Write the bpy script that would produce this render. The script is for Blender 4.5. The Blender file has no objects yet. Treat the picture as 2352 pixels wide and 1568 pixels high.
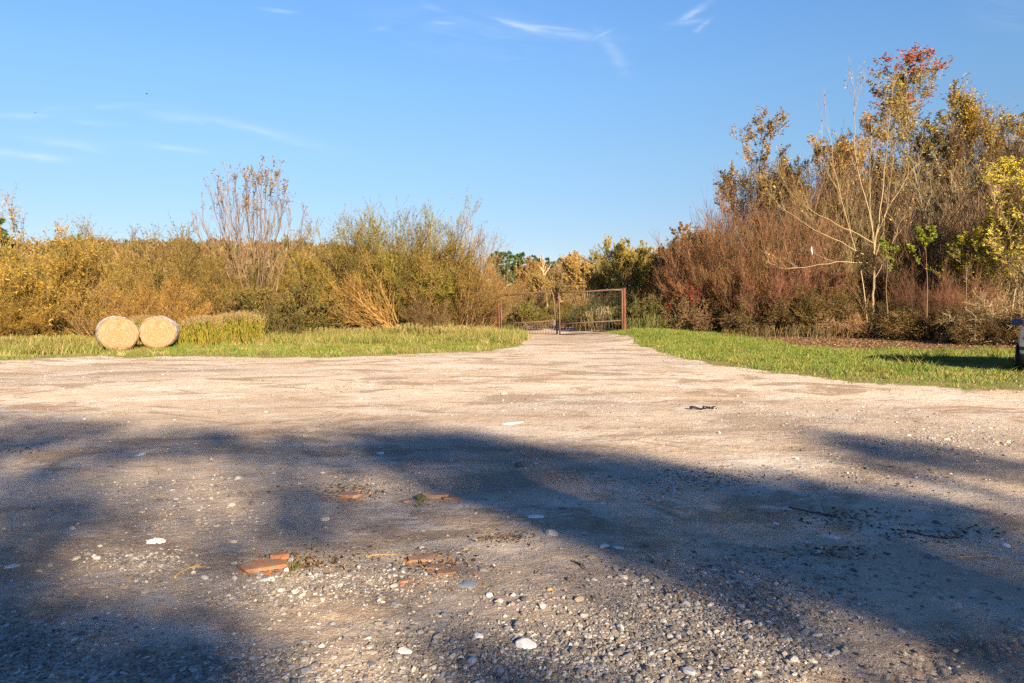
import bpy, math
import numpy as np
from mathutils import Vector

SC = bpy.context.scene
# ------------------------------------------------------------------ camera, sky, sun, exposure
F = 1700.0; CX = 1176.0; CY = 784.0; H = 1.55
PITCH = math.atan(84 / F)
cam = bpy.data.cameras.new("camera"); CAM = bpy.data.objects.new("camera", cam)
SC.collection.objects.link(CAM); SC.camera = CAM
cam.sensor_width = 36; cam.lens = F / 2352 * 36; cam.clip_end = 9000; cam.clip_start = .05
CAM.location = (0, 0, H); CAM.rotation_euler = (math.pi / 2 - PITCH, 0, 0)

EL = math.radians(19.8)
SH = np.array([.41, -.912]); SH /= np.hypot(*SH)
TOSUN = Vector((SH[0] * math.cos(EL), SH[1] * math.cos(EL), math.sin(EL)))
sl = bpy.data.lights.new("sun", 'SUN'); SUN = bpy.data.objects.new("sun", sl); SC.collection.objects.link(SUN)
sl.energy = 5.0; sl.angle = math.radians(.75); sl.color = (1, .82, .57)
SUN.rotation_euler = (-TOSUN).to_track_quat('-Z', 'Y').to_euler()
SUN.location = (30, -60, 40)

W = bpy.data.worlds.new("World"); SC.world = W; W.use_nodes = True
SC.view_settings.view_transform = 'Standard'; SC.view_settings.look = 'None'
SC.view_settings.exposure = 2.02; SC.view_settings.gamma = 1
SC.cycles.use_denoising = False
SC.cycles.max_bounces = 6; SC.cycles.diffuse_bounces = 3; SC.cycles.transmission_bounces = 3
SC.cycles.transparent_max_bounces = 8
SKY_STRENGTH = .05


class NT:
    def __init__(s, tree): s.t = tree
    def n(s, typ, **kw):
        nd = s.t.nodes.new(typ)
        for k, v in kw.items(): setattr(nd, k, v)
        return nd
    def l(s, a, b): s.t.links.new(a, b)
    def put(s, sock, v):
        if hasattr(v, 'links'): s.l(v, sock)
        else: sock.default_value = v
    def math(s, op, a, b=0.0, clamp=False):
        m = s.n('ShaderNodeMath', operation=op, use_clamp=clamp); s.put(m.inputs[0], a); s.put(m.inputs[1], b); return m.outputs[0]
    def mix(s, f, a, b, mode='MIX'):
        m = s.n('ShaderNodeMix', data_type='RGBA', blend_type=mode); s.put(m.inputs[0], f); s.put(m.inputs[6], a); s.put(m.inputs[7], b); return m.outputs[2]
    def noise(s, vec, scale, detail=4, rough=.55, dist=0.0):
        m = s.n('ShaderNodeTexNoise'); s.l(vec, m.inputs['Vector']); m.inputs['Scale'].default_value = scale
        m.inputs['Detail'].default_value = detail; m.inputs['Roughness'].default_value = rough; m.inputs['Distortion'].default_value = dist
        return m.outputs['Fac']
    def ramp(s, f, a, b):
        m = s.n('ShaderNodeMapRange', interpolation_type='SMOOTHSTEP'); s.l(f, m.inputs[0]); m.inputs[1].default_value = a; m.inputs[2].default_value = b
        return m.outputs[0]
    def comb(s, x, y, z):
        m = s.n('ShaderNodeCombineXYZ'); s.put(m.inputs[0], x); s.put(m.inputs[1], y); s.put(m.inputs[2], z); return m.outputs[0]


def c4(c): return (c[0], c[1], c[2], 1)


def build_sky():
    nt = NT(W.node_tree); bg = W.node_tree.nodes['Background']
    sky = nt.n('ShaderNodeTexSky', sky_type='NISHITA'); sky.sun_disc = False
    sky.sun_elevation = EL; sky.sun_rotation = math.atan2(SH[0], SH[1])
    sky.air_density = .5; sky.dust_density = 0; sky.ozone_density = 6; sky.altitude = 0
    tc = nt.n('ShaderNodeTexCoord'); sp = nt.n('ShaderNodeSeparateXYZ'); nt.l(tc.outputs['Generated'], sp.inputs[0])
    yy = nt.math('MAXIMUM', sp.outputs[1], .02)
    u = nt.math('DIVIDE', sp.outputs[0], yy); v = nt.math('DIVIDE', sp.outputs[2], yy)
    front = nt.ramp(sp.outputs[1], .1, .3)
    # thin cirrus wisps: centre direction, length, width, tilt, strength
    wisps = [(500, 283, 150, 14, 9, .5), (600, 300, 170, 12, 14, .4), (210, 246, 110, 7, -3, .45), (215, 281, 65, 5, 5, .5), (70, 357, 120, 10, 6, .6),
             (390, 338, 90, 7, 7, .35), (1200, 58, 90, 9, 12, .65), (1240, 60, 90, 5, 5, .5), (1590, 30, 50, 8, -32, .75), (1570, 52, 45, 7, -8, .6), (1612, 60, 30, 6, -40, .5),
             (1405, 110, 60, 16, 50, .35), (1423, 140, 35, 16, 60, .35), (645, 25, 45, 5, 8, .45), (1020, 52, 35, 5, 4, .45), (1280, 78, 130, 12, 3, .4), (1000, 20, 70, 12, 25, .25),
             (150, 330, 130, 14, 6, .3), (1380, 80, 30, 5, -25, .45), (880, 64, 30, 6, -10, .35), (1100, 60, 260, 60, 8, .16), (2290, 20, 80, 40, 10, .16), (60, 265, 130, 8, 2, .3)]
    tot = None
    a = math.radians(-7); ur = nt.math('ADD', nt.math('MULTIPLY', u, math.cos(a)), nt.math('MULTIPLY', v, math.sin(a))); vr = nt.math('ADD', nt.math('MULTIPLY', u, -math.sin(a)), nt.math('MULTIPLY', v, math.cos(a)))
    nz = nt.noise(nt.comb(nt.math('MULTIPLY', ur, 9), nt.math('MULTIPLY', vr, 42), 0.0), 1.0, 5, .6, .5)
    for px, py, ln, wd, tilt, st in wisps:
        # direction of the wisp's centre, as (east / north, up / north)
        up = math.sin(-PITCH) + (CY - py) / F * math.cos(PITCH); fw = math.cos(PITCH) + (CY - py) / F * math.sin(PITCH)
        uc = (px - CX) / F / fw; vc = up / fw
        a = math.radians(-tilt); ca, sa = math.cos(a), math.sin(a)
        du = nt.math('SUBTRACT', u, uc); dv = nt.math('SUBTRACT', v, vc)
        p = nt.math('ADD', nt.math('MULTIPLY', du, ca * F / ln), nt.math('MULTIPLY', dv, sa * F / ln))
        q = nt.math('ADD', nt.math('MULTIPLY', du, -sa * F / wd), nt.math('MULTIPLY', dv, ca * F / wd))
        q2 = nt.math('ADD', q, nt.math('MULTIPLY', nt.math('SUBTRACT', nz, .5), 1.6))
        r2 = nt.math('ADD', nt.math('MULTIPLY', p, p), nt.math('MULTIPLY', q2, q2))
        g = nt.math('POWER', 2.718, nt.math('MULTIPLY', r2, -1.3))
        g = nt.math('MULTIPLY', nt.math('MULTIPLY', g, nt.ramp(nz, .3, .7)), st)
        tot = g if tot is None else nt.math('MAXIMUM', tot, g)
    tot = nt.math('MULTIPLY', tot, front)
    tot = nt.math('MULTIPLY', tot, .62, True)
    # clear dry autumn air: the horizon less bright than the sky model's, by height; unseen upper sky made bluer to tint the shade
    cr = nt.n('ShaderNodeValToRGB'); e = cr.color_ramp.elements; nt.l(sp.outputs[2], cr.inputs[0])
    stops = [(0, (1.15, .62, .38)), (.077, (1.42, .86, .52)), (.19, (1.85, 1.36, .86)), (.276, (2.0, 1.68, 1.16)), (.375, (2.0, 1.86, 1.46)), (.5, (1.3, 1.5, 1.45)), (.8, (.9, 1.3, 1.5))]
    for i, (p_, c_) in enumerate(stops):
        el = e[i] if i < 2 else e.new(p_)
        el.position = p_; el.color = c4([x / 2.1 for x in c_])
    base = nt.mix(1.0, sky.outputs[0], cr.outputs[0], 'MULTIPLY')
    base = nt.mix(1.0, base, (2.1, 2.1, 2.1, 1), 'MULTIPLY')
    col = nt.mix(tot, base, (5.0, 5.4, 5.8, 1))
    nt.l(col, bg.inputs[0]); bg.inputs[1].default_value = SKY_STRENGTH


build_sky()

# ------------------------------------------------------------------ helpers
rng = np.random.default_rng(7)


def ray(px, py):
    """direction through a point of the photograph (2352 x 1568)"""
    a = (px - CX) / F; b = (CY - py) / F
    return np.array([a, math.cos(PITCH) + b * math.sin(PITCH), -math.sin(PITCH) + b * math.cos(PITCH)])


def gp(px, py):
    d = ray(px, py); t = -H / d[2]; return np.array([d[0] * t, d[1] * t])


def at(px, py, y):
    d = ray(px, py); t = y / d[1]; return np.array([d[0] * t, y, H + d[2] * t])


def proj(x, y, z):
    dep = y * math.cos(PITCH) - (z - H) * math.sin(PITCH); up = y * math.sin(PITCH) + (z - H) * math.cos(PITCH)
    dep = np.maximum(dep, .05)
    return CX + F * x / dep, CY - F * up / dep


def inpoly(px, py, poly):
    r = np.zeros(np.shape(px), bool); n = len(poly)
    for i in range(n):
        x0, y0 = poly[i]; x1, y1 = poly[(i + 1) % n]
        if y0 == y1: continue
        r ^= ((y0 > py) != (y1 > py)) & (px < (x1 - x0) * (py - y0) / (y1 - y0) + x0)
    return r


_tab = rng.random((256, 256))


def vnoise(x, y, s, oct=3, seed=0):
    out = 0; amp = 1; tot = 0
    for o in range(oct):
        X = x / s + 17.3 * seed + 5.1 * o; Y = y / s - 9.7 * seed + 3.3 * o
        xi = np.floor(X).astype(int); yi = np.floor(Y).astype(int); fx = X - xi; fy = Y - yi
        fx = fx * fx * (3 - 2 * fx); fy = fy * fy * (3 - 2 * fy)
        g = lambda a, b: _tab[a & 255, b & 255]
        v = (g(xi, yi) * (1 - fx) + g(xi + 1, yi) * fx) * (1 - fy) + (g(xi, yi + 1) * (1 - fx) + g(xi + 1, yi + 1) * fx) * fy
        out = out + amp * (v - .5) * 2; tot += amp; amp *= .5; s = s / 2.03
    return out / tot


def sstep(a, b, x):
    t = np.clip((x - a) / (b - a), 0, 1); return t * t * (3 - 2 * t)


def mesh(name, V, faces, col=None, smooth=False):
    """V (N,3); faces: list of int arrays (M,k); col: per-vertex (N,3)"""
    me = bpy.data.meshes.new(name)
    V = np.ascontiguousarray(V, np.float32); me.vertices.add(len(V)); me.vertices.foreach_set('co', V.ravel())
    faces = [np.asarray(f) for f in faces if len(f)]
    lv = np.concatenate([f.ravel() for f in faces]).astype(np.int32)
    tot = np.concatenate([np.full(len(f), f.shape[1]) for f in faces]).astype(np.int32)
    st = np.concatenate([[0], np.cumsum(tot)[:-1]]).astype(np.int32)
    me.loops.add(len(lv)); me.loops.foreach_set('vertex_index', lv)
    me.polygons.add(len(tot)); me.polygons.foreach_set('loop_start', st); me.polygons.foreach_set('loop_total', tot)
    me.polygons.foreach_set('use_smooth', np.full(len(tot), smooth))
    if col is not None:
        a = me.color_attributes.new('Col', 'FLOAT_COLOR', 'POINT')
        a.data.foreach_set('color', np.c_[col, np.ones(len(V))].astype(np.float32).ravel())
    me.update(calc_edges=True); me.validate()
    return me


def obj(name, me, mat=None, parent=None, loc=(0, 0, 0)):
    o = bpy.data.objects.new(name, me); SC.collection.objects.link(o); o.location = loc
    if mat is not None and me is not None and not me.materials: me.materials.append(mat)
    if parent is not None: o.parent = parent
    return o


def tag(o, label=None, cat=None, group=None, kind=None):
    if label: o['label'] = label
    if cat: o['category'] = cat
    if group: o['group'] = group
    if kind: o['kind'] = kind
    return o


def thing(name, label, cat, loc=(0, 0, 0), rz=0, group=None, sc=1):
    o = obj(name, None, loc=loc); o.rotation_euler = (0, 0, rz); o.scale = (sc, sc, sc) if np.isscalar(sc) else sc
    return tag(o, label, cat, group)


class Geo:
    """collects pieces, then becomes one mesh"""
    def __init__(s): s.V = []; s.C = []; s.F = {}; s.n = 0
    def add(s, V, faces, col=(1, 1, 1)):
        V = np.asarray(V, float); col = np.broadcast_to(np.asarray(col, float), V.shape)
        for f in faces:
            f = np.asarray(f)
            if len(f): s.F.setdefault(f.shape[1], []).append(f + s.n)
        s.V.append(V); s.C.append(col); s.n += len(V); return s
    def tubes(s, P, R, sides=3, col=(1, 1, 1), cap=False):
        P = np.asarray(P, float); R = np.asarray(R, float); N, K, _ = P.shape
        T = np.gradient(P, axis=1); T /= np.linalg.norm(T, axis=2, keepdims=True) + 1e-9
        ref = np.where(np.abs(T[..., 2:3]) > .85, np.array([1., 0, 0]), np.array([0, 0, 1.]))
        A = np.cross(T, ref); A /= np.linalg.norm(A, axis=2, keepdims=True) + 1e-9; B = np.cross(T, A)
        th = np.arange(sides) / sides * 2 * np.pi
        V = P[:, :, None] + R[:, :, None, None] * (np.cos(th)[None, None, :, None] * A[:, :, None] + np.sin(th)[None, None, :, None] * B[:, :, None])
        idx = np.arange(N * K * sides).reshape(N, K, sides)
        q = np.stack([idx[:, :-1, :], np.roll(idx[:, :-1], -1, 2), np.roll(idx[:, 1:], -1, 2), idx[:, 1:]], -1).reshape(-1, 4)
        col = np.asarray(col, float)
        if col.ndim == 2: col = np.broadcast_to(col[:, None, None, :], (N, K, sides, 3)).reshape(-1, 3)
        fs = [q]
        if cap: fs += [idx[:, 0, ::-1].reshape(N, sides), idx[:, -1].reshape(N, sides)]
        return s.add(V.reshape(-1, 3), fs, col)
    def leaves(s, pos, d, ln, wd, col, r=None, fold=.25):
        r = r or rng
        N = len(pos); d = d / (np.linalg.norm(d, axis=1, keepdims=True) + 1e-9)
        x = np.cross(d, r.normal(size=(N, 3))); x /= np.linalg.norm(x, axis=1, keepdims=True) + 1e-9
        nn = np.cross(d, x); ln = np.broadcast_to(ln, N)[:, None]; wd = np.broadcast_to(wd, N)[:, None]
        mid = pos + d * ln * .45 + nn * wd * fold
        V = np.stack([pos, mid + x * wd * .5, pos + d * ln, mid - x * wd * .5], 1).reshape(-1, 3)
        i = np.arange(N)[:, None] * 4
        return s.add(V, [np.concatenate([i + [0, 1, 2], i + [0, 2, 3]])], np.repeat(col, 4, 0))
    def box(s, a, b, col=(1, 1, 1), bev=0):
        a = np.asarray(a, float); b = np.asarray(b, float)
        V = np.array([[x, y, z] for x in (a[0], b[0]) for y in (a[1], b[1]) for z in (a[2], b[2])])
        return s.add(V, [[[0, 1, 3, 2], [4, 6, 7, 5], [0, 4, 5, 1], [2, 3, 7, 6], [0, 2, 6, 4], [1, 5, 7, 3]]], col)
    def mesh(s, name, smooth=False):
        return mesh(name, np.concatenate(s.V), [np.concatenate(f) for f in s.F.values()], np.concatenate(s.C), smooth)


def grow(S, D, L, R0, K, wig=.1, trop=.0, tip=.25, r=None):
    r = r or rng
    S = np.asarray(S, float); D = np.asarray(D, float); N = len(S)
    L = np.broadcast_to(L, N); R0 = np.broadcast_to(R0, N)
    P = np.empty((N, K, 3)); P[:, 0] = S; d = D / np.linalg.norm(D, axis=1, keepdims=True); st = (L / (K - 1))[:, None]
    for k in range(1, K):
        d = d + r.normal(0, wig, (N, 3)); d[:, 2] += trop; d = d / np.linalg.norm(d, axis=1, keepdims=True)
        P[:, k] = P[:, k - 1] + d * st
    return P, R0[:, None] * np.linspace(1, tip, K)[None]


def sprout(P, R, n, t0, t1, a0, a1, r=None, up=.0):
    """n side shoots per line: start, direction, radius, position along the parent, parent's length"""
    r = r or rng
    N, K, _ = P.shape; i = np.repeat(np.arange(N), n); t = t0 + (t1 - t0) * r.random(len(i)) ** .75
    x = t * (K - 1); k = np.minimum(x.astype(int), K - 2); f = (x - k)[:, None]
    S = P[i, k] * (1 - f) + P[i, k + 1] * f; T = P[i, k + 1] - P[i, k]; T /= np.linalg.norm(T, axis=1, keepdims=True) + 1e-9
    side = np.cross(T, r.normal(size=(len(i), 3))); side /= np.linalg.norm(side, axis=1, keepdims=True) + 1e-9
    a = (a0 + (a1 - a0) * r.random(len(i)))[:, None]
    D = T * np.cos(a) + side * np.sin(a); D[:, 2] += up
    rad = (R[i, k] * (1 - f[:, 0]) + R[i, k + 1] * f[:, 0])
    return S, D, rad, t, np.linalg.norm(P[:, -1] - P[:, 0], axis=1)


def pick(pal, N, r=None, var=.25, hue=.0):
    r = r or rng
    pal = np.asarray(pal, float); c = pal[r.integers(0, len(pal), N)] * (1 + var * (r.random((N, 1)) * 2 - 1))
    return np.clip(c * (1 + hue * (r.random((N, 3)) * 2 - 1)), 0, 1)


# ------------------------------------------------------------------ materials
def mat_new(name):
    m = bpy.data.materials.new(name); m.use_nodes = True; nt = NT(m.node_tree); p = m.node_tree.nodes['Principled BSDF']
    return m, nt, p


def m_leaf(name, trans=.35, rough=.55):
    m, nt, p = mat_new(name)
    a = nt.n('ShaderNodeAttribute', attribute_name='Col'); p.inputs['Roughness'].default_value = rough; p.inputs['Specular IOR Level'].default_value = .3
    g = nt.n('ShaderNodeTexCoord'); nz = nt.noise(g.outputs['Object'], 3.0, 2)
    c = nt.mix(nt.math('MULTIPLY', nz, .5), a.outputs['Color'], nt.mix(1.0, a.outputs['Color'], (1.35, 1.2, .9, 1), 'MULTIPLY'))
    c = nt.mix(1.0, c, nt.n('ShaderNodeObjectInfo').outputs['Color'], 'MULTIPLY')
    nt.l(c, p.inputs['Base Color'])
    tr = nt.n('ShaderNodeBsdfTranslucent'); nt.l(c, tr.inputs[0]); mx = nt.n('ShaderNodeMixShader'); mx.inputs[0].default_value = trans
    nt.l(p.outputs[0], mx.inputs[1]); nt.l(tr.outputs[0], mx.inputs[2]); nt.l(mx.outputs[0], m.node_tree.nodes['Material Output'].inputs[0])
    return m


def m_bark(name, rough=.8, scale=14, dark=.55):
    m, nt, p = mat_new(name)
    a = nt.n('ShaderNodeAttribute', attribute_name='Col'); g = nt.n('ShaderNodeTexCoord')
    mp = nt.n('ShaderNodeMapping'); mp.inputs['Scale'].default_value = (1, 1, .25); nt.l(g.outputs['Object'], mp.inputs[0])
    nz = nt.noise(mp.outputs[0], scale, 5, .6)
    c = nt.mix(nz, nt.mix(1.0, a.outputs['Color'], (dark, dark, dark, 1), 'MULTIPLY'), nt.mix(1.0, a.outputs['Color'], (1.3, 1.3, 1.3, 1), 'MULTIPLY'))
    nt.l(nt.mix(1.0, c, nt.n('ShaderNodeObjectInfo').outputs['Color'], 'MULTIPLY'), p.inputs['Base Color'])
    p.inputs['Roughness'].default_value = rough; p.inputs['Specular IOR Level'].default_value = .2
    return m


def m_solid(name, col, rough=.5, metal=0.0, var=.15, scale=8, bump=0.0, col2=None, lo=.35, hi=.65, coat=0.0):
    m, nt, p = mat_new(name); g = nt.n('ShaderNodeTexCoord'); nz = nt.noise(g.outputs['Object'], scale, 6, .6)
    c2 = col2 or tuple(x * (1 - var) for x in col)
    nt.l(nt.mix(nt.ramp(nz, lo, hi), c4(col), c4(c2)), p.inputs['Base Color'])
    p.inputs['Roughness'].default_value = rough; p.inputs['Metallic'].default_value = metal; p.inputs['Coat Weight'].default_value = coat
    if bump:
        b = nt.n('ShaderNodeBump'); b.inputs['Strength'].default_value = bump; b.inputs['Distance'].default_value = .01
        nt.l(nt.noise(g.outputs['Object'], scale * 6, 4), b.inputs['Height']); nt.l(b.outputs[0], p.inputs['Normal'])
    return m


M_LEAF = m_leaf('leaf'); M_BLADE = m_leaf('grass_blade', .3, .6); M_BARK = m_bark('bark')
M_STONE = m_bark('stone', .75, 9, .8); M_STONE.name = 'stone'

# ------------------------------------------------------------------ ground
GR_L = [(-1500, 700), (-1500, 850), (-300, 840), (0, 826), (200, 822), (330, 818), (450, 820), (620, 822), (760, 822), (900, 816), (1020, 811), (1120, 807), (1190, 795), (1214, 782), (1205, 766), (1190, 706)]
GR_R = [(1392, 706), (1392, 768), (1405, 774), (1440, 784), (1475, 796), (1560, 820), (1640, 838), (1720, 850), (1850, 862), (1960, 876), (2080, 884), (2230, 892), (2352, 894), (3600, 940), (3600, 700)]
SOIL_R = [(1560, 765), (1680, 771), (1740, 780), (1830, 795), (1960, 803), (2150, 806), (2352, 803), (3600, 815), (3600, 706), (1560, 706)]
TRACK = [(1214, 706), (1214, 792), (1392, 792), (1392, 706)]


def zones(x, y):
    z0 = 0.0
    px, py = proj(x, y, z0)
    w = vnoise(x, y, 1.6, 4, 3)
    k = 2635. / np.maximum(y, 1) ** 2 * 1.2      # wobble of the edges of about a metre, on the ground
    py2 = py + w * np.clip(k, 0, 9); px2 = px + vnoise(x, y, 2.1, 3, 5) * 22
    ahead = y > 3
    grass = ((inpoly(px2, py2, GR_L) | inpoly(px2, py2, GR_R)) & ahead) | (np.hypot(x, y) > 75)
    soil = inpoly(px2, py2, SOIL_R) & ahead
    return grass & ~soil, soil


def ground_z(x, y):
    r = np.hypot(x, y)
    z = .035 * vnoise(x, y, 4.5, 2, 1) * np.clip(1.2 - r / 60, .2, 1)
    z = z + .012 * vnoise(x, y, .6, 3, 2) * np.clip(1.4 - r / 25, 0, 1) + .013 * vnoise(x, y, .17, 4, 4) * np.clip(1.2 - r / 14, 0, 1)
    gx, gy = 6.6, 35.5
    z = z + .34 * np.exp(-((x - gx) / 3.2) ** 2 - ((y - gy - .0) / 4.5) ** 2) * (1 - np.exp(-((x - 3.0) / 1.6) ** 2))
    z = z + .28 * np.exp(-((x + 3.2) / 2.6) ** 2 - ((y - 37) / 4) ** 2)
    # wooded hill beyond the bushes
    hill = sstep(110, 330, y) * (17 + 3 * vnoise(x, y, 160, 2, 6)) * sstep(50, -110, x - .05 * y) * (1 - .25 * sstep(-60, -10, x))
    return z + hill


def track_relief(x, y):
    """tyre tread pressed into the soft dirt near the lower right"""
    a = gp(1960, 1560); b = gp(2352, 1440); d = (b - a) / np.linalg.norm(b - a); n = np.array([-d[1], d[0]])
    s = (x - a[0]) * d[0] + (y - a[1]) * d[1]; t = (x - a[0]) * n[0] + (y - a[1]) * n[1]
    z = np.zeros_like(x)
    for t0 in (0, -.34):
        u = (t - t0) / .13; m = np.exp(-u ** 6)
        z = z + m * (-.009 + .008 * np.clip(.5 + 1.6 * vnoise(x, y, .25, 2, 12), 0, 1) * np.sign(np.sin((s + np.abs(t - t0) * .9) * 2 * np.pi / .085)) * (.6 + .4 * vnoise(x, y, .1, 2, 8)))
    return z * sstep(-1.5, .2, s)


def build_ground():
    rr = [1.2]
    while rr[-1] < 14: rr.append(rr[-1] * 1.0055)
    while rr[-1] < 60: rr.append(rr[-1] * 1.013)
    while rr[-1] < 700: rr.append(rr[-1] * 1.05)
    while rr[-1] < 6000: rr.append(rr[-1] * 1.3)
    th = np.radians(np.r_[np.linspace(-50, 50, 760), np.linspace(50, 310, 90)[1:-1]])
    R, T = np.meshgrid(rr, th, indexing='ij'); x = R * np.sin(T); y = R * np.cos(T)
    z = ground_z(x, y) + track_relief(x, y)
    nr, nt_ = x.shape; idx = np.arange(nr * nt_).reshape(nr, nt_)
    q = np.stack([idx[:-1], idx[1:], np.roll(idx[1:], -1, 1), np.roll(idx[:-1], -1, 1)], -1).reshape(-1, 4)
    g, s = zones(x, y)
    V = np.c_[x.ravel(), y.ravel(), z.ravel()]
    V = np.r_[V, [[0, 0, 0]]]; c = len(V) - 1
    fan = np.c_[idx[0], np.roll(idx[0], -1), np.full(nt_, c)]
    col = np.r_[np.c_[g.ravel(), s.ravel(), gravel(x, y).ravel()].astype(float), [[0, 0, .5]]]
    me = mesh('ground', V, [q, fan], col, True)
    ea = sstep(13, 7.5, y + 1.6 * vnoise(x, y, 2.5, 3, 31)) * np.clip(.62 + .75 * vnoise(x, y, 1.8, 3, 33), 0, 1)  # ground tone gets darker and browner towards the viewer, broken up by noise
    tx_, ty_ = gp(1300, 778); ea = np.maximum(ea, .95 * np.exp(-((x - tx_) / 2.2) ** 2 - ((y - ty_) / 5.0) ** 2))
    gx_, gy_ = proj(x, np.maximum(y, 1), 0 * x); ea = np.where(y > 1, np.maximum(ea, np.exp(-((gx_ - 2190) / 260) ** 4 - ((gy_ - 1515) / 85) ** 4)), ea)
    at2 = me.attributes.new('dark_ground', 'FLOAT', 'POINT'); at2.data.foreach_set('value', np.r_[ea.ravel(), .5].astype(np.float32))
    m, nt, p = mat_new('dirt_and_gravel')
    tc = nt.n('ShaderNodeTexCoord'); P = tc.outputs['Object']; at_ = nt.n('ShaderNodeAttribute', attribute_name='Col')
    sep = nt.n('ShaderNodeSeparateColor'); nt.l(at_.outputs['Color'], sep.inputs[0]); G, S, B = sep.outputs
    st = nt.n('ShaderNodeMapping'); st.inputs['Rotation'].default_value = (0, 0, .15); st.inputs['Scale'].default_value = (.55, 1, 1); nt.l(P, st.inputs[0]); PS = st.outputs[0]
    sand = nt.mix(nt.ramp(nt.noise(PS, .45, 6, .62, .4), .40, .60), c4((.49, .37, .265)), c4((.65, .53, .41)))
    sand = nt.mix(nt.math('MULTIPLY', nt.ramp(nt.noise(PS, .8, 9, .70, .8), .505, .565), .85), sand, c4((.23, .14, .075)))
    sand = nt.mix(nt.math('MULTIPLY', nt.ramp(nt.noise(PS, 1.1, 9, .76, .5), .52, .58), .80), sand, c4((.66, .60, .54)))
    sand = nt.mix(nt.math('MULTIPLY', nt.ramp(nt.noise(PS, 5.0, 8, .75, .5), .53, .62), .60), sand, c4((.22, .145, .09)))
    grit = nt.mix(nt.ramp(nt.noise(P, 30, 8, .8), .42, .58), c4((.10, .085, .072)), c4((.42, .36, .31)))
    near = nt.n('ShaderNodeAttribute', attribute_name='dark_ground').outputs['Fac']
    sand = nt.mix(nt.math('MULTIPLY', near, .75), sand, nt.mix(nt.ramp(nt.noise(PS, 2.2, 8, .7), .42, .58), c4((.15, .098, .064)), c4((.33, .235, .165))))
    sand = nt.mix(nt.math('MULTIPLY', B, .72), sand, grit)
    # stones of all greys lying flat in the dirt
    for sc_, lo, amt in ((11, .88, .8), (24, .74, .85), (60, .55, .75)):
        vo = nt.n('ShaderNodeTexVoronoi', feature='F1'); vo.inputs['Scale'].default_value = sc_; nt.l(P, vo.inputs['Vector'])
        sv = nt.n('ShaderNodeSeparateColor'); nt.l(vo.outputs['Color'], sv.inputs[0])
        thr = nt.math('SUBTRACT', sv.outputs[0], nt.math('MULTIPLY', nt.math('SUBTRACT', 1.0, B), .20))
        edge = nt.math('ADD', vo.outputs['Distance'], nt.math('MULTIPLY', nt.math('SUBTRACT', nt.noise(P, sc_ * 3.1, 3), .5), .35))
        mk = nt.math('MULTIPLY', nt.ramp(thr, lo, lo + .03), nt.ramp(edge, .40, .30))
        cc = nt.mix(sv.outputs[1], c4((.14, .13, .125)), c4((.66, .61, .56)))
        sand = nt.mix(nt.math('MULTIPLY', mk, amt), sand, cc)
    sand = nt.mix(.30, sand, nt.mix(nt.ramp(nt.noise(P, 130, 4, .75), .38, .62), c4((.12, .09, .065)), c4((.62, .52, .42))))
    # moss-green film on the lot near the left verge
    gr = nt.mix(nt.ramp(nt.noise(P, 2.2, 6, .6), .35, .65), c4((.15, .16, .035)), c4((.22, .18, .07)))
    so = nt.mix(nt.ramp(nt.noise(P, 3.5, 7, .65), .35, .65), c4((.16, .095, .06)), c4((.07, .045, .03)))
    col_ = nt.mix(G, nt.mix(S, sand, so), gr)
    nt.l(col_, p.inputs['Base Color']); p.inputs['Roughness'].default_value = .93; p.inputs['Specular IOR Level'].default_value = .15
    b = nt.n('ShaderNodeBump'); b.inputs['Strength'].default_value = .9; b.inputs['Distance'].default_value = .014
    h = nt.math('ADD', nt.math('ADD', nt.noise(P, 55, 5, .7), nt.math('MULTIPLY', nt.noise(P, 14, 4, .6), 1.6)), nt.math('MULTIPLY', nt.noise(P, 210, 2, .6), .35))
    nt.l(h, b.inputs['Height']); nt.l(b.outputs[0], p.inputs['Normal'])
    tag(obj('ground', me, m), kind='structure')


GRAVEL_SPOTS = [(1350, 1500, 480, 110, 1.0), (1600, 1400, 420, 110, .9), (1250, 1390, 250, 60, .6), (850, 1330, 330, 60, .7), (640, 1360, 200, 50, .7), (330, 1290, 160, 40, .7), (1780, 1490, 170, 70, .8), (500, 1540, 350, 60, .8), (100, 1500, 300, 80, .6),
                (1700, 1320, 400, 70, .6), (1500, 1110, 300, 40, .6), (2150, 1010, 330, 45, .9), (1850, 960, 350, 40, .7), (1300, 930, 300, 30, .6), (2000, 1090, 250, 40, .6), (900, 1110, 200, 30, .5), (430, 1120, 200, 30, .5), (550, 1200, 250, 40, .45), (1400, 830, 260, 20, .4), (420, 850, 400, 16, .5), (150, 870, 200, 14, .5)]


def gravel(x, y):
    px, py = proj(x, y, 0 * x); g = np.zeros(np.shape(x))
    for cx, cy, sx, sy, a in GRAVEL_SPOTS:
        g = np.maximum(g, a * np.exp(-((px - cx) / sx) ** 2 - ((py - cy) / sy) ** 2))
    g = np.clip(g + .26 * vnoise(x, y, .9, 4, 9) - .02, 0, 1)
    g = g * (1 - .92 * np.exp(-((px - 2190) / 240) ** 4 - ((py - 1515) / 75) ** 4))
    return g * (y > 1.5)


build_ground()

# ------------------------------------------------------------------ gravel (loose chippings)
def ico(sub=0):
    import bmesh
    bm = bmesh.new(); bmesh.ops.create_icosphere(bm, subdivisions=sub + 1, radius=1)
    V = np.array([v.co[:] for v in bm.verts]); Fc = np.array([[v.index for v in f.verts] for f in bm.faces]); bm.free(); return V, Fc


ICO0, ICO1, ICO2 = ico(0), ico(1), ico(2)
STONE_PAL = [(.27, .235, .20), (.22, .195, .175), (.16, .145, .135), (.33, .295, .255), (.115, .108, .108), (.40, .37, .335), (.26, .20, .15), (.20, .16, .125), (.175, .18, .20), (.40, .375, .35)]
STONE_PAL = [tuple(.86 * v for v in c) for c in STONE_PAL]


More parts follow.
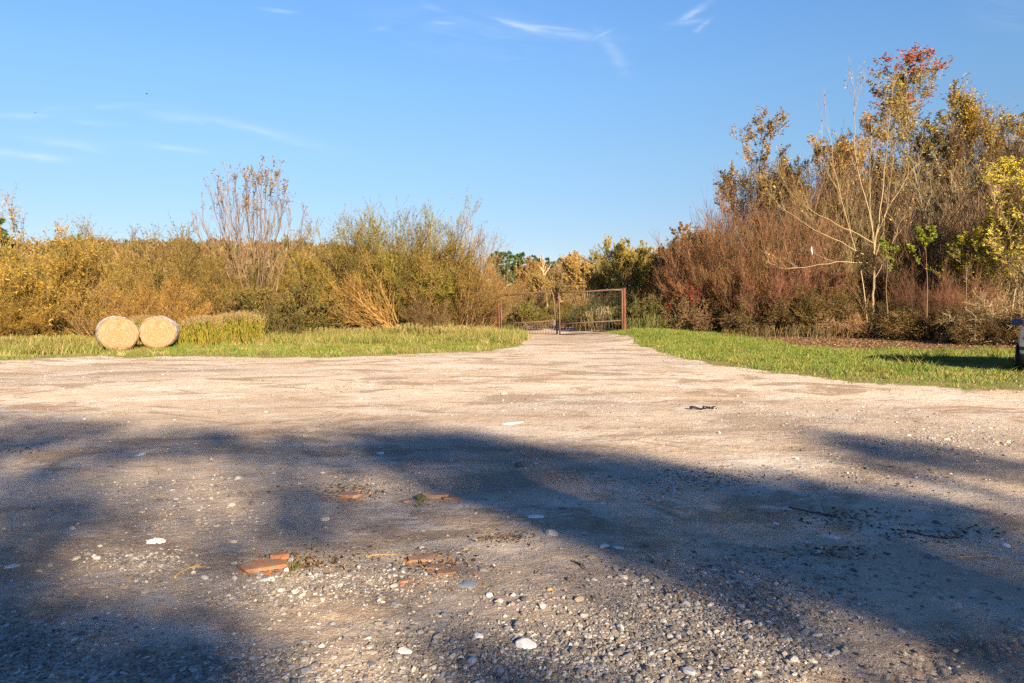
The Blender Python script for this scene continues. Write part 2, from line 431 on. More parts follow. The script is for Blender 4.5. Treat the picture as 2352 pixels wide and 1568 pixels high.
def stone_verts(base, sz, r, rough=.22, flat=.6):
    V = base * (1 + rough * r.normal(size=(len(base), 1)))
    return V * np.array([sz * r.uniform(.75, 1.35), sz * r.uniform(.6, 1.0), sz * flat * r.uniform(.6, 1.15)])


def build_gravel():
    g = Geo(); r = np.random.default_rng(11)
    n = 640000; y = 2.7 / (1 - r.random(n) * .86); x = (r.random(n) * 2 - 1) * .76 * y     # denser towards the viewer
    gz = gravel(x, y); gr, so = zones(x, y)
    keep = (r.random(n) < np.clip(gz ** 2 * .44 + .009, 0, 1)) & ~gr & ~so
    x, y, gz = x[keep], y[keep], gz[keep]
    n = len(x); sz = np.exp(r.normal(math.log(.0044), .55, n)); sz = np.clip(sz * (1 + .03 * y), .0028, .022)
    keep = sz > y * .0007; x, y, sz = x[keep], y[keep], sz[keep]; n = len(x)
    z = ground_z(x, y)
    B, Fc = ICO0; nb = len(B)
    sc = np.stack([sz * r.uniform(.8, 1.5, n), sz * r.uniform(.6, 1, n), sz * r.uniform(.35, .75, n)], 1)
    V = B[None] * (1 + .22 * r.normal(size=(n, nb, 1))) * sc[:, None]
    a = r.random(n) * 6.283; ca, sa = np.cos(a)[:, None], np.sin(a)[:, None]
    V = np.stack([V[..., 0] * ca - V[..., 1] * sa, V[..., 0] * sa + V[..., 1] * ca, V[..., 2]], -1)
    V += np.stack([x, y, z + sc[:, 2] * .35], 1)[:, None]
    f = (Fc[None] + np.arange(n)[:, None, None] * nb).reshape(-1, 3)
    col = np.repeat(pick(STONE_PAL, n, r, .25), nb, 0)
    g.add(V.reshape(-1, 3), [f], col)
    tag(obj('gravel', g.mesh('gravel'), M_STONE), kind='stuff')
    print('gravel', n)


build_gravel()

# ------------------------------------------------------------------ grass
def blades(g, x, y, h, w, col, r, lean=.5):
    n = len(x); z = ground_z(x, y) - .01; a = r.random(n) * 6.283; b = r.random(n) * 6.283
    P = np.stack([x, y, z], 1); s = np.stack([np.cos(a), np.sin(a), 0 * a], 1) * w[:, None] * .5
    d = np.stack([np.cos(b) * lean * r.random(n), np.sin(b) * lean * r.random(n), np.ones(n)], 1)
    m = P + d * h[:, None] * .55; d2 = d.copy(); d2[:, :2] *= 2.2; t = m + d2 * h[:, None] * .45
    V = np.stack([P - s, P + s, m + s * .8, m - s * .8, t], 1).reshape(-1, 3); i = np.arange(n)[:, None] * 5
    g.add(V, [i + [0, 1, 2, 3], i + [3, 2, 4]], np.repeat(col, 5, 0))


GREEN = [(.07, .125, .014), (.10, .155, .02), (.125, .165, .025), (.155, .18, .03)]
OLIVE = [(.16, .15, .035), (.20, .17, .05), (.12, .125, .03)]
STRAW = [(.27, .22, .095), (.23, .19, .07), (.32, .26, .12), (.20, .155, .06)]


def build_grass():
    g = Geo(); r = np.random.default_rng(21)
    n = 620000
    x = r.uniform(-24, 26, n); y = 13.5 + 26 * r.random(n) ** .8
    gr, so = zones(x, y); px, py = proj(x, y, 0 * x)
    k = gr & (px > -120) & (px < 2480); x, y, px, py = x[k], y[k], px[k], py[k]; n = len(x)
    left = px < 1290
    patch = vnoise(x, y, 2.2, 3, 12); p2 = vnoise(x, y, .7, 3, 14)
    # tall pale grass along the foot of the left bushes, short bright turf elsewhere
    tall = left & (((px > 560) & (py < 788 + 10 * patch)) | ((px < 230) & (py < 812 + 8 * patch)) | ((px >= 230) & (px <= 560) & (py < 790)))
    h = np.where(tall, r.uniform(.08, .38, n) * (1 + 1.1 * patch), r.uniform(.025, .085, n) * (1.1 + .8 * p2))
    h = np.where(~left & (py < 812), h * 1.3, h)
    col = pick(GREEN, n, r, .25)
    dry = r.random(n) < np.clip(.25 + .5 * patch, .05, .8) * np.where(left, 1, .6); col[dry] = pick(OLIVE, dry.sum(), r)
    st = r.random(n) < np.where(tall, .40 + .4 * p2, .05 + .14 * (patch > .25) + .2 * (p2 > .35)); col[st] = pick(STRAW, st.sum(), r)
    edge = inpoly(px, py - 10, GR_L) ^ inpoly(px, py + 9, GR_L) | (inpoly(px, py - 11, GR_R) ^ inpoly(px, py + 10, GR_R))
    keep = ~(edge & (r.random(n) < .62 + .7 * p2)) & (r.random(n) > np.where(tall, .35, .0)) & (r.random(n) > .5 * (p2 < -.42))
    blades(g, x[keep], y[keep], np.maximum(h[keep], .02), (.010 + .010 * r.random(keep.sum())), col[keep], r, .7)
    # tussocks, and tufts creeping out over the edge of the lot
    n = 1500; x = r.uniform(-24, 26, n); y = r.uniform(15, 36, n); gr, so = zones(x, y); px, py = proj(x, y, 0 * x); k = gr & (px > -60) & (px < 2420); x, y = x[k], y[k]; m = 40; n = len(x) * m
    rad = np.repeat(r.uniform(.05, .22, len(x)), m); hh = np.repeat(r.uniform(.10, .30, len(x)), m); tx = np.repeat(x, m) + r.normal(0, 1, n) * rad; ty = np.repeat(y, m) + r.normal(0, 1, n) * rad
    blades(g, tx, ty, hh * r.uniform(.5, 1.1, n), .008 + .006 * r.random(n), np.repeat(np.where((x < 1)[:, None], pick(OLIVE + STRAW + GREEN, len(x), r, .2), pick(GREEN + OLIVE[:1] + GREEN[2:], len(x), r, .2)), m, 0) * r.uniform(.8, 1.2, (n, 1)), r, .9)
    n = 260000; x = r.uniform(-24, 18, n); y = r.uniform(11, 34, n); gr, so = zones(x, y); px, py = proj(x, y, 0 * x); dd = r.random(n) ** 2 * 26
    k = ~gr & ~so & (inpoly(px, py - dd, GR_L) | inpoly(px, py - dd, GR_R)) & (vnoise(x, y, .5, 3, 40) > .08 + .1 * r.random(n)) & (r.random(n) < .5); x, y = x[k], y[k]; n = len(x)
    blades(g, x, y, r.uniform(.015, .07, n), .008 + .008 * r.random(n), pick(GREEN + OLIVE + OLIVE + STRAW[:2], n, r), r, .9)
    tag(obj('grass', g.mesh('grass'), M_BLADE), kind='stuff')
    # thin sparse tufts on the lot
    g = Geo()
    tx, ty = [], []
    for (a, b, c) in [(250, 950, 26), (290, 948, 26), (600, 873, 22), (520, 940, 14), (60, 858, 60), (180, 850, 60), (20, 878, 50), (110, 842, 60), (300, 838, 60), (420, 832, 60), (230, 866, 30), (940, 893, 14), (1400, 905, 20), (1300, 770, 20), (680, 1305, 8), (965, 1155, 6)]:
        p = gp(a, b); m = 60 if c > 40 else 40; q = r.normal(size=(m, 2)) * np.array([p[1] * c / F * .6, p[1] * .035]); tx.append(p[0] + q[:, 0]); ty.append(p[1] + q[:, 1])
    x = np.concatenate(tx); y = np.concatenate(ty); n = len(x)
    blades(g, x, y, r.uniform(.015, .05, n), np.full(n, .008), pick(GREEN + OLIVE + OLIVE, n, r), r, .8)
    tag(obj('sparse_grass', g.mesh('sparse_grass'), M_BLADE), kind='stuff')
    # leaf litter and dead stalks on the bare soil under the right bushes
    n = 60000; x = r.uniform(7, 28, n); y = r.uniform(21, 40, n); gr, so = zones(x, y); x, y = x[so], y[so]; n = len(x)
    g = Geo(); d = r.normal(size=(n, 3)); d[:, 2] = np.abs(d[:, 2]) * .35
    g.leaves(np.stack([x, y, ground_z(x, y) + .005 + .02 * r.random(n)], 1), d, r.uniform(.03, .09, n), r.uniform(.015, .05, n), pick([(.12, .07, .035), (.2, .12, .06), (.08, .05, .03), (.30, .19, .10), (.16, .08, .04)], n, r), r)
    tag(obj('leaf_litter', g.mesh('leaf_litter'), M_LEAF), kind='stuff')


build_grass()
# ------------------------------------------------------------------ plants
OLIVE_T = [(0.120, 0.084, 0.028), (0.156, 0.110, 0.037), (0.096, 0.070, 0.025), (0.180, 0.122, 0.045)]
TAN_T = [(0.198, 0.123, 0.051), (0.161, 0.098, 0.039), (0.236, 0.151, 0.064), (0.130, 0.078, 0.032)]
RED_T = [(.095, .036, .02), (.125, .05, .028), (.075, .034, .02), (.15, .072, .038), (.10, .055, .028)]
BROWN_T = [(.15, .09, .048), (.19, .12, .065), (.11, .07, .038), (.23, .15, .08)]
GREY_T = [(.22, .17, .12), (.17, .13, .09), (.27, .21, .15)]
ORANGE_T0 = [(0.336, 0.173, 0.036), (0.288, 0.143, 0.030), (0.240, 0.128, 0.030), (0.360, 0.210, 0.054)]
GOLD_L = [(0.255, 0.156, 0.018), (0.306, 0.195, 0.024), (0.204, 0.133, 0.018), (0.170, 0.133, 0.018), (0.357, 0.242, 0.048), (0.230, 0.125, 0.018)]
OLIVE_L = [(0.170, 0.135, 0.024), (0.136, 0.123, 0.024), (0.212, 0.164, 0.030), (0.238, 0.180, 0.048), (0.111, 0.102, 0.021)]
ORNG_L = [(0.272, 0.137, 0.030), (0.224, 0.108, 0.024), (0.304, 0.173, 0.048), (0.192, 0.101, 0.030)]
TAN_L = [(0.245, 0.156, 0.050), (0.204, 0.126, 0.036), (0.286, 0.186, 0.068), (0.163, 0.108, 0.032)]
POP_L = [(.30, .21, .035), (.22, .17, .035), (.36, .22, .045), (.16, .14, .03), (.42, .29, .06)]
DARK_L = [(0.056, 0.068, 0.016), (0.080, 0.088, 0.020), (0.040, 0.052, 0.014), (0.104, 0.096, 0.024)]
GREEN_L = [(.12, .22, .02), (.18, .28, .03), (.10, .18, .02), (.24, .30, .04)]
YEL_L = [(.42, .36, .035), (.50, .41, .045), (.32, .31, .03), (.25, .27, .025), (.54, .42, .07)]
REDL = [(.32, .03, .02), (.24, .025, .02), (.40, .06, .02), (.18, .03, .02)]
BRAM_L = [(0.087, 0.051, 0.019), (0.118, 0.069, 0.025), (0.062, 0.042, 0.017), (0.056, 0.054, 0.014), (0.149, 0.090, 0.033), (0.081, 0.072, 0.017)]


ORANGE_T = [(.27, .16, .035), (.22, .125, .03), (.17, .10, .03), (.29, .18, .05)]


def bush(seed, Hh, Wd, n0=36, n1=9, n2=6, lean=62, r0=.026, bark=OLIVE_T, leaf=GOLD_L, nl=10, ll=.10, lw=.024, lt=.25, trop=.05, base=.16, wig=.09, l1=.42, l2=.20, up=.3, az=None, hi=0.0, tipr=.0045, hang=0.0):
    """many-stemmed shrub: stems fanning from the foot, side shoots, twigs and narrow leaves"""
    r = np.random.default_rng(seed); S = np.zeros((n0, 3)); a = r.random(n0) * 6.283; q = base * Wd * np.sqrt(r.random(n0))
    S[:, 0] = q * np.cos(a); S[:, 1] = q * np.sin(a); S[:, 2] = -.05
    if az is not None: a = az[0] + az[1] * r.normal(size=n0)
    th = np.arccos(1 - (1 - math.cos(math.radians(lean))) * r.random(n0)) if az is None else np.radians(lean) * r.random(n0) ** .6
    L = 1 / np.sqrt((np.sin(th) / (Wd / 2)) ** 2 + (np.cos(th) / Hh) ** 2) * r.uniform(.8, 1.0, n0) ** 1.0
    D = np.stack([np.sin(th) * np.cos(a), np.sin(th) * np.sin(a), np.cos(th)], 1)
    g = Geo(); lf = Geo(); rr = r0 * r.uniform(.5, 1.1, n0)
    P0, R0 = grow(S, D, L, rr, 8, wig * .7, trop * .4, .22, r); g.tubes(P0, np.maximum(R0, tipr), 4, pick(bark, n0, r, .5))
    S1, D1, q1, t1, pl = sprout(P0, R0, n1, .12, .98, .3, .9, r, up); L1 = np.repeat(pl, n1) * l1 * (1.10 - .86 * t1) * r.uniform(.5, 1.2, len(S1))
    P1, R1 = grow(S1, D1, L1, np.maximum(q1 * .6, tipr * 1.3), 6, wig, trop, .3, r); g.tubes(P1, np.maximum(R1, tipr), 3, pick(bark, len(P1), r, .6))
    S2, D2, q2, t2, pl2 = sprout(P1, R1, n2, .1, 1, .25, .85, r, up * .8); L2 = np.repeat(np.repeat(pl, n1), n2) * l2 * r.uniform(.4, 1.2, len(S2))
    P2, R2 = grow(S2, D2, L2, np.maximum(q2 * .55, tipr), 4, wig, trop, .45, r); g.tubes(P2, np.maximum(R2, tipr * .7), 3, pick(bark, len(P2), r))
    if nl:
        i = np.repeat(np.arange(len(P2)), nl); S3, D3, _, t3, _ = sprout(P2, R2, nl, lt, 1, .5, 1.2, r, -hang)
        k = r.random(len(S3)) < np.clip(1 - hi + hi * 2 * (S3[:, 2] / Hh - .15), .02, 1); S3, D3 = S3[k], D3[k]
        clump = vnoise(S3[:, 0] + S3[:, 1] * .3, S3[:, 2], Hh * .22, 2, seed % 30)
        c = pick(leaf, len(S3), r, .45) * (1 + .45 * clump[:, None])
        lf.leaves(S3, D3, ll * r.uniform(.6, 1.3, len(S3)), lw * r.uniform(.7, 1.3, len(S3)), np.clip(c, 0, 1), r)
    return g, lf


def tree(seed, Hh, Wd, tr=.09, cb=.3, n1=26, n2=7, n3=5, bark=GREY_T, leaf=POP_L, nl=4, ll=.11, lw=.075, stems=1, a1=(.45, .8), hi=.6, leaf2=None, top=.8, trop=.09, up=.2, spread=.12, tipr=.006, lean=(0, 0)):
    """one or several tall trunks with limbs, branches and twigs; leaves mostly towards the top where hi is large"""
    r = np.random.default_rng(seed); g = Geo(); lf = Geo()
    S = np.c_[r.normal(0, spread, (stems, 2)), np.full(stems, -.1)]
    D = np.c_[r.normal(0, .03 if stems == 1 else .16, (stems, 2)) + np.array(lean), np.ones(stems)]
    Ls = Hh * (r.uniform(.74, 1.0, stems) if stems > 1 else np.ones(1)); Ls[0] = Hh
    P0, R0 = grow(S, D, Ls, tr * (r.uniform(.6, 1, stems) if stems > 1 else 1), 14, .035, .03, .10, r)
    g.tubes(P0, R0, 6, pick(bark, stems, r, .15))
    S1, D1, q1, t1, pl = sprout(P0, R0, n1, cb, .97, *a1, r, up)
    L1 = Wd * .62 * (1.15 - t1) ** .6 * r.uniform(.55, 1.15, len(S1)); L1 = np.minimum(L1, Hh * 1.02 - S1[:, 2] + .3)
    P1, R1 = grow(S1, D1, L1, np.maximum(q1 * .45, tipr * 1.4), 7, .08, trop, .25, r); g.tubes(P1, np.maximum(R1, tipr), 4, pick(bark, len(P1), r))
    S2, D2, q2, t2, pl2 = sprout(P1, R1, n2, .15, 1, .3, .8, r, up); L2 = np.repeat(L1, n2) * .42 * (1.1 - .5 * t2) * r.uniform(.5, 1.2, len(S2))
    P2, R2 = grow(S2, D2, L2, np.maximum(q2 * .5, tipr), 5, .10, trop, .35, r); g.tubes(P2, np.maximum(R2, tipr * .8), 3, pick(bark, len(P2), r))
    S3, D3, q3, t3, _ = sprout(P2, R2, n3, .2, 1, .25, .8, r, up); L3 = np.repeat(L2, n3) * .5 * r.uniform(.4, 1.2, len(S3))
    P3, R3 = grow(S3, D3, L3, np.maximum(q3 * .5, tipr * .8), 4, .12, trop, .4, r); g.tubes(P3, np.maximum(R3, tipr * .6), 3, pick(bark, len(P3), r))
    if nl:
        S4, D4, _, _, _ = sprout(P3, R3, nl, .2, 1, .5, 1.3, r, -.35); zf = S4[:, 2] / Hh
        k = r.random(len(S4)) < np.clip((zf - hi) / (1 - hi) * 1.3 + .04, .01, 1); S4, D4, zf = S4[k], D4[k], zf[k]
        c = pick(leaf, len(S4), r, .3)
        if leaf2 is not None:
            m = r.random(len(S4)) < np.clip((zf - top) / (1 - top) * 1.6, 0, 1); c[m] = pick(leaf2, m.sum(), r)
        lf.leaves(S4, D4, ll * r.uniform(.6, 1.3, len(S4)), lw * r.uniform(.7, 1.3, len(S4)), c, r)
    return g, lf


PROTO = {}


def plant(key, make, name, label, cat, px, d, Hh=None, top=None, rz=0, group=None, parts=('stem', 'foliage'), native=None, zoff=0, squash=1.0):
    """key: plants of one kind share their meshes; height from the measured top"""
    if key not in PROTO:
        g, lf = make(); mg = g.mesh(parts[0]); mg.materials.append(M_BARK); ml = None
        if lf.n: ml = lf.mesh(parts[1]); ml.materials.append(M_LEAF)
        PROTO[key] = (mg, ml, float(np.percentile(np.concatenate(g.V + lf.V)[:, 2], 99.85)))
    mg, ml, hn = PROTO[key]
    if top is not None: Hh = H + (700 - top) / F * d
    x = (px - CX) / F * d; z = float(ground_z(np.array([x]), np.array([d]))[0]) + zoff; s = (Hh - z) / hn
    t = thing(name, label, cat, (x, d, z), rz, group, (s * squash, s * squash, s))
    r = np.random.default_rng(int(abs(px) * 7 + d * 13)); b = r.uniform(.80, 1.30) * (1.0 if cat == 'tree' and px > 1700 else .92 if px < 1150 else .9); tint = c4([b * r.uniform(.92, 1.08), b * r.uniform(.90, 1.06), b * r.uniform(.75, 1.1)])
    obj(parts[0], mg, None, t).color = tint
    if ml: obj(parts[1], ml, None, t).color = tint
    return t


TP = ('trunk', 'crown')
k_gold = lambda: bush(1, 5, 5.2, 60, 9, 6, 66, nl=11, leaf=GOLD_L + OLIVE_L, hi=.35, hang=.25, ll=.11, lw=.026)
k_gold2 = lambda: bush(2, 5, 5.6, 64, 9, 6, 64, leaf=GOLD_L[2:4] + OLIVE_L + TAN_L + OLIVE_L[2:4], hi=.35, nl=10, ll=.10, lw=.022)
k_twig = lambda: bush(3, 4, 5.0, 60, 9, 6, 64, bark=OLIVE_T + TAN_T, leaf=GOLD_L + TAN_L, nl=4, ll=.09, lw=.02, wig=.06)
k_brown = lambda: bush(4, 4, 5.0, 56, 9, 6, 60, bark=BROWN_T + TAN_T, leaf=BRAM_L + TAN_L, nl=4, ll=.08, lw=.028)
k_will = lambda: bush(5, 6.5, 8.6, 120, 9, 6, 72, r0=.035, leaf=OLIVE_L + GOLD_L[:4], nl=14, ll=.10, lw=.021, wig=.07, l2=.17)
k_will2 = lambda: bush(6, 6.6, 5.4, 80, 9, 6, 56, r0=.032, leaf=OLIVE_L + GOLD_L[1:4], nl=13, ll=.10, lw=.022, wig=.07, l2=.17)
k_tan = lambda: bush(7, 5.6, 5.0, 90, 9, 6, 58, r0=.022, bark=TAN_T + RED_T[:2], leaf=TAN_L + ORNG_L, nl=4, ll=.08, lw=.018, wig=.06, l2=.16)
k_red = lambda: bush(8, 7, 5.4, 80, 11, 8, 46, r0=.03, bark=RED_T + RED_T + BROWN_T, leaf=ORNG_L + REDL[:1], nl=1, ll=.07, lw=.03, wig=.06, l2=.15, l1=.36, up=.4)
k_red2 = lambda: bush(9, 6, 5.0, 46, 11, 8, 46, r0=.028, bark=RED_T, leaf=BRAM_L, nl=1, ll=.07, lw=.03, wig=.07, l2=.16, up=.4)
k_dark = lambda: bush(10, 2.2, 3.6, 50, 9, 5, 68, r0=.016, bark=BROWN_T, leaf=DARK_L, nl=9, ll=.08, lw=.045, lt=.1)
k_bram = lambda: bush(11, 2.4, 4.2, 64, 9, 5, 70, r0=.014, bark=BROWN_T + RED_T[:1], leaf=BRAM_L, nl=6, ll=.075, lw=.04, lt=.1, wig=.16, trop=-.05, up=.1)
k_bram2 = lambda: bush(12, 2.6, 4.0, 64, 9, 5, 62, r0=.014, bark=BROWN_T + TAN_T[:1], leaf=BRAM_L + DARK_L + OLIVE_L[:2], nl=6, ll=.08, lw=.035, lt=.1, wig=.13)
k_lean = lambda: bush(13, 5.2, 8.4, 26, 10, 6, 78, r0=.045, bark=ORANGE_T + OLIVE_T[:1], leaf=OLIVE_L, nl=3, ll=.09, lw=.02, base=.05, az=(math.pi * 1.02, .35), up=.12, trop=.02)
k_brush = lambda: bush(14, 8, 6.4, 76, 11, 8, 46, r0=.035, bark=BROWN_T + GREY_T[:1], leaf=BRAM_L + OLIVE_L, nl=2, ll=.08, lw=.03, wig=.07, l2=.15, up=.35)
k_pop = lambda: tree(20, 12.5, 6.4, .10, .3, 34, 9, 6, leaf=POP_L + OLIVE_L[:1], nl=3, hi=.40, ll=.105, lw=.07, stems=3, a1=(.35, .7), bark=GREY_T + BROWN_T)
k_popr = lambda: tree(21, 14, 7.5, .11, .3, 38, 9, 6, leaf=POP_L, leaf2=REDL[2:3] + ORNG_L[:1] + [(.42, .10, .05)], nl=3, hi=.50, ll=.105, lw=.07, stems=4, a1=(.35, .7), top=.93, bark=GREY_T + BROWN_T, spread=.35)
k_bare = lambda: tree(22, 13, 7.5, .10, .22, 36, 10, 7, leaf=POP_L + BRAM_L[:1], nl=2, hi=.74, stems=5, a1=(.3, .65), bark=BROWN_T + GREY_T[:1] + TAN_T[:1], spread=.5)
k_yel = lambda: tree(23, 7.5, 5.2, .05, .10, 34, 8, 5, leaf=YEL_L, nl=5, ll=.09, lw=.045, hi=-.2, stems=3, a1=(.5, 1.1), bark=GREY_T, spread=.3)
k_sap = lambda: tree(24, 8.6, 4.8, .06, .18, 16, 5, 4, leaf=POP_L + [(.42, .22, .04)], nl=5, ll=.14, lw=.10, hi=.66, stems=9, a1=(.2, .55), bark=GREY_T + BROWN_T + TAN_T, spread=.3, trop=.07, tipr=.007)
k_far = lambda: tree(25, 7.5, 6.2, .10, .12, 38, 6, 4, leaf=[(.31, .23, .10), (.26, .19, .075), (.36, .28, .13), (.28, .19, .08)], nl=13, ll=.12, lw=.055, hi=-.4, stems=3, a1=(.5, 1.0), bark=TAN_T, spread=.4, tipr=.009)
k_far2 = lambda: tree(26, 7, 6.5, .10, .10, 34, 6, 4, leaf=[(.35, .27, .07), (.30, .23, .06), (.40, .31, .10), (.27, .22, .06)], nl=14, ll=.11, lw=.045, hi=-.4, stems=4, a1=(.5, 1.0), bark=OLIVE_T, spread=.5, tipr=.009)
k_redl = lambda: bush(27, 2.4, 2.4, 14, 7, 5, 55, r0=.016, bark=BROWN_T, leaf=REDL, nl=8, ll=.09, lw=.045, hi=.75)
k_sum = lambda: tree(28, 4.6, 2.2, .03, .62, 9, 7, 4, leaf=GREEN_L + YEL_L[2:4], nl=9, ll=.11, lw=.045, hi=.3, stems=1, a1=(.7, 1.2), bark=BROWN_T)
k_dry = lambda: bush(29, 2.2, 3.4, 60, 8, 5, 74, r0=.01, bark=TAN_T + GREY_T, leaf=TAN_L, nl=3, ll=.07, lw=.02, wig=.25, trop=-.08, up=0)
k_grn = lambda: bush(30, 2, 4.0, 44, 9, 5, 66, r0=.014, bark=OLIVE_T, leaf=OLIVE_L + DARK_L + [(.16, .19, .03)], nl=9, ll=.09, lw=.035, lt=.1)

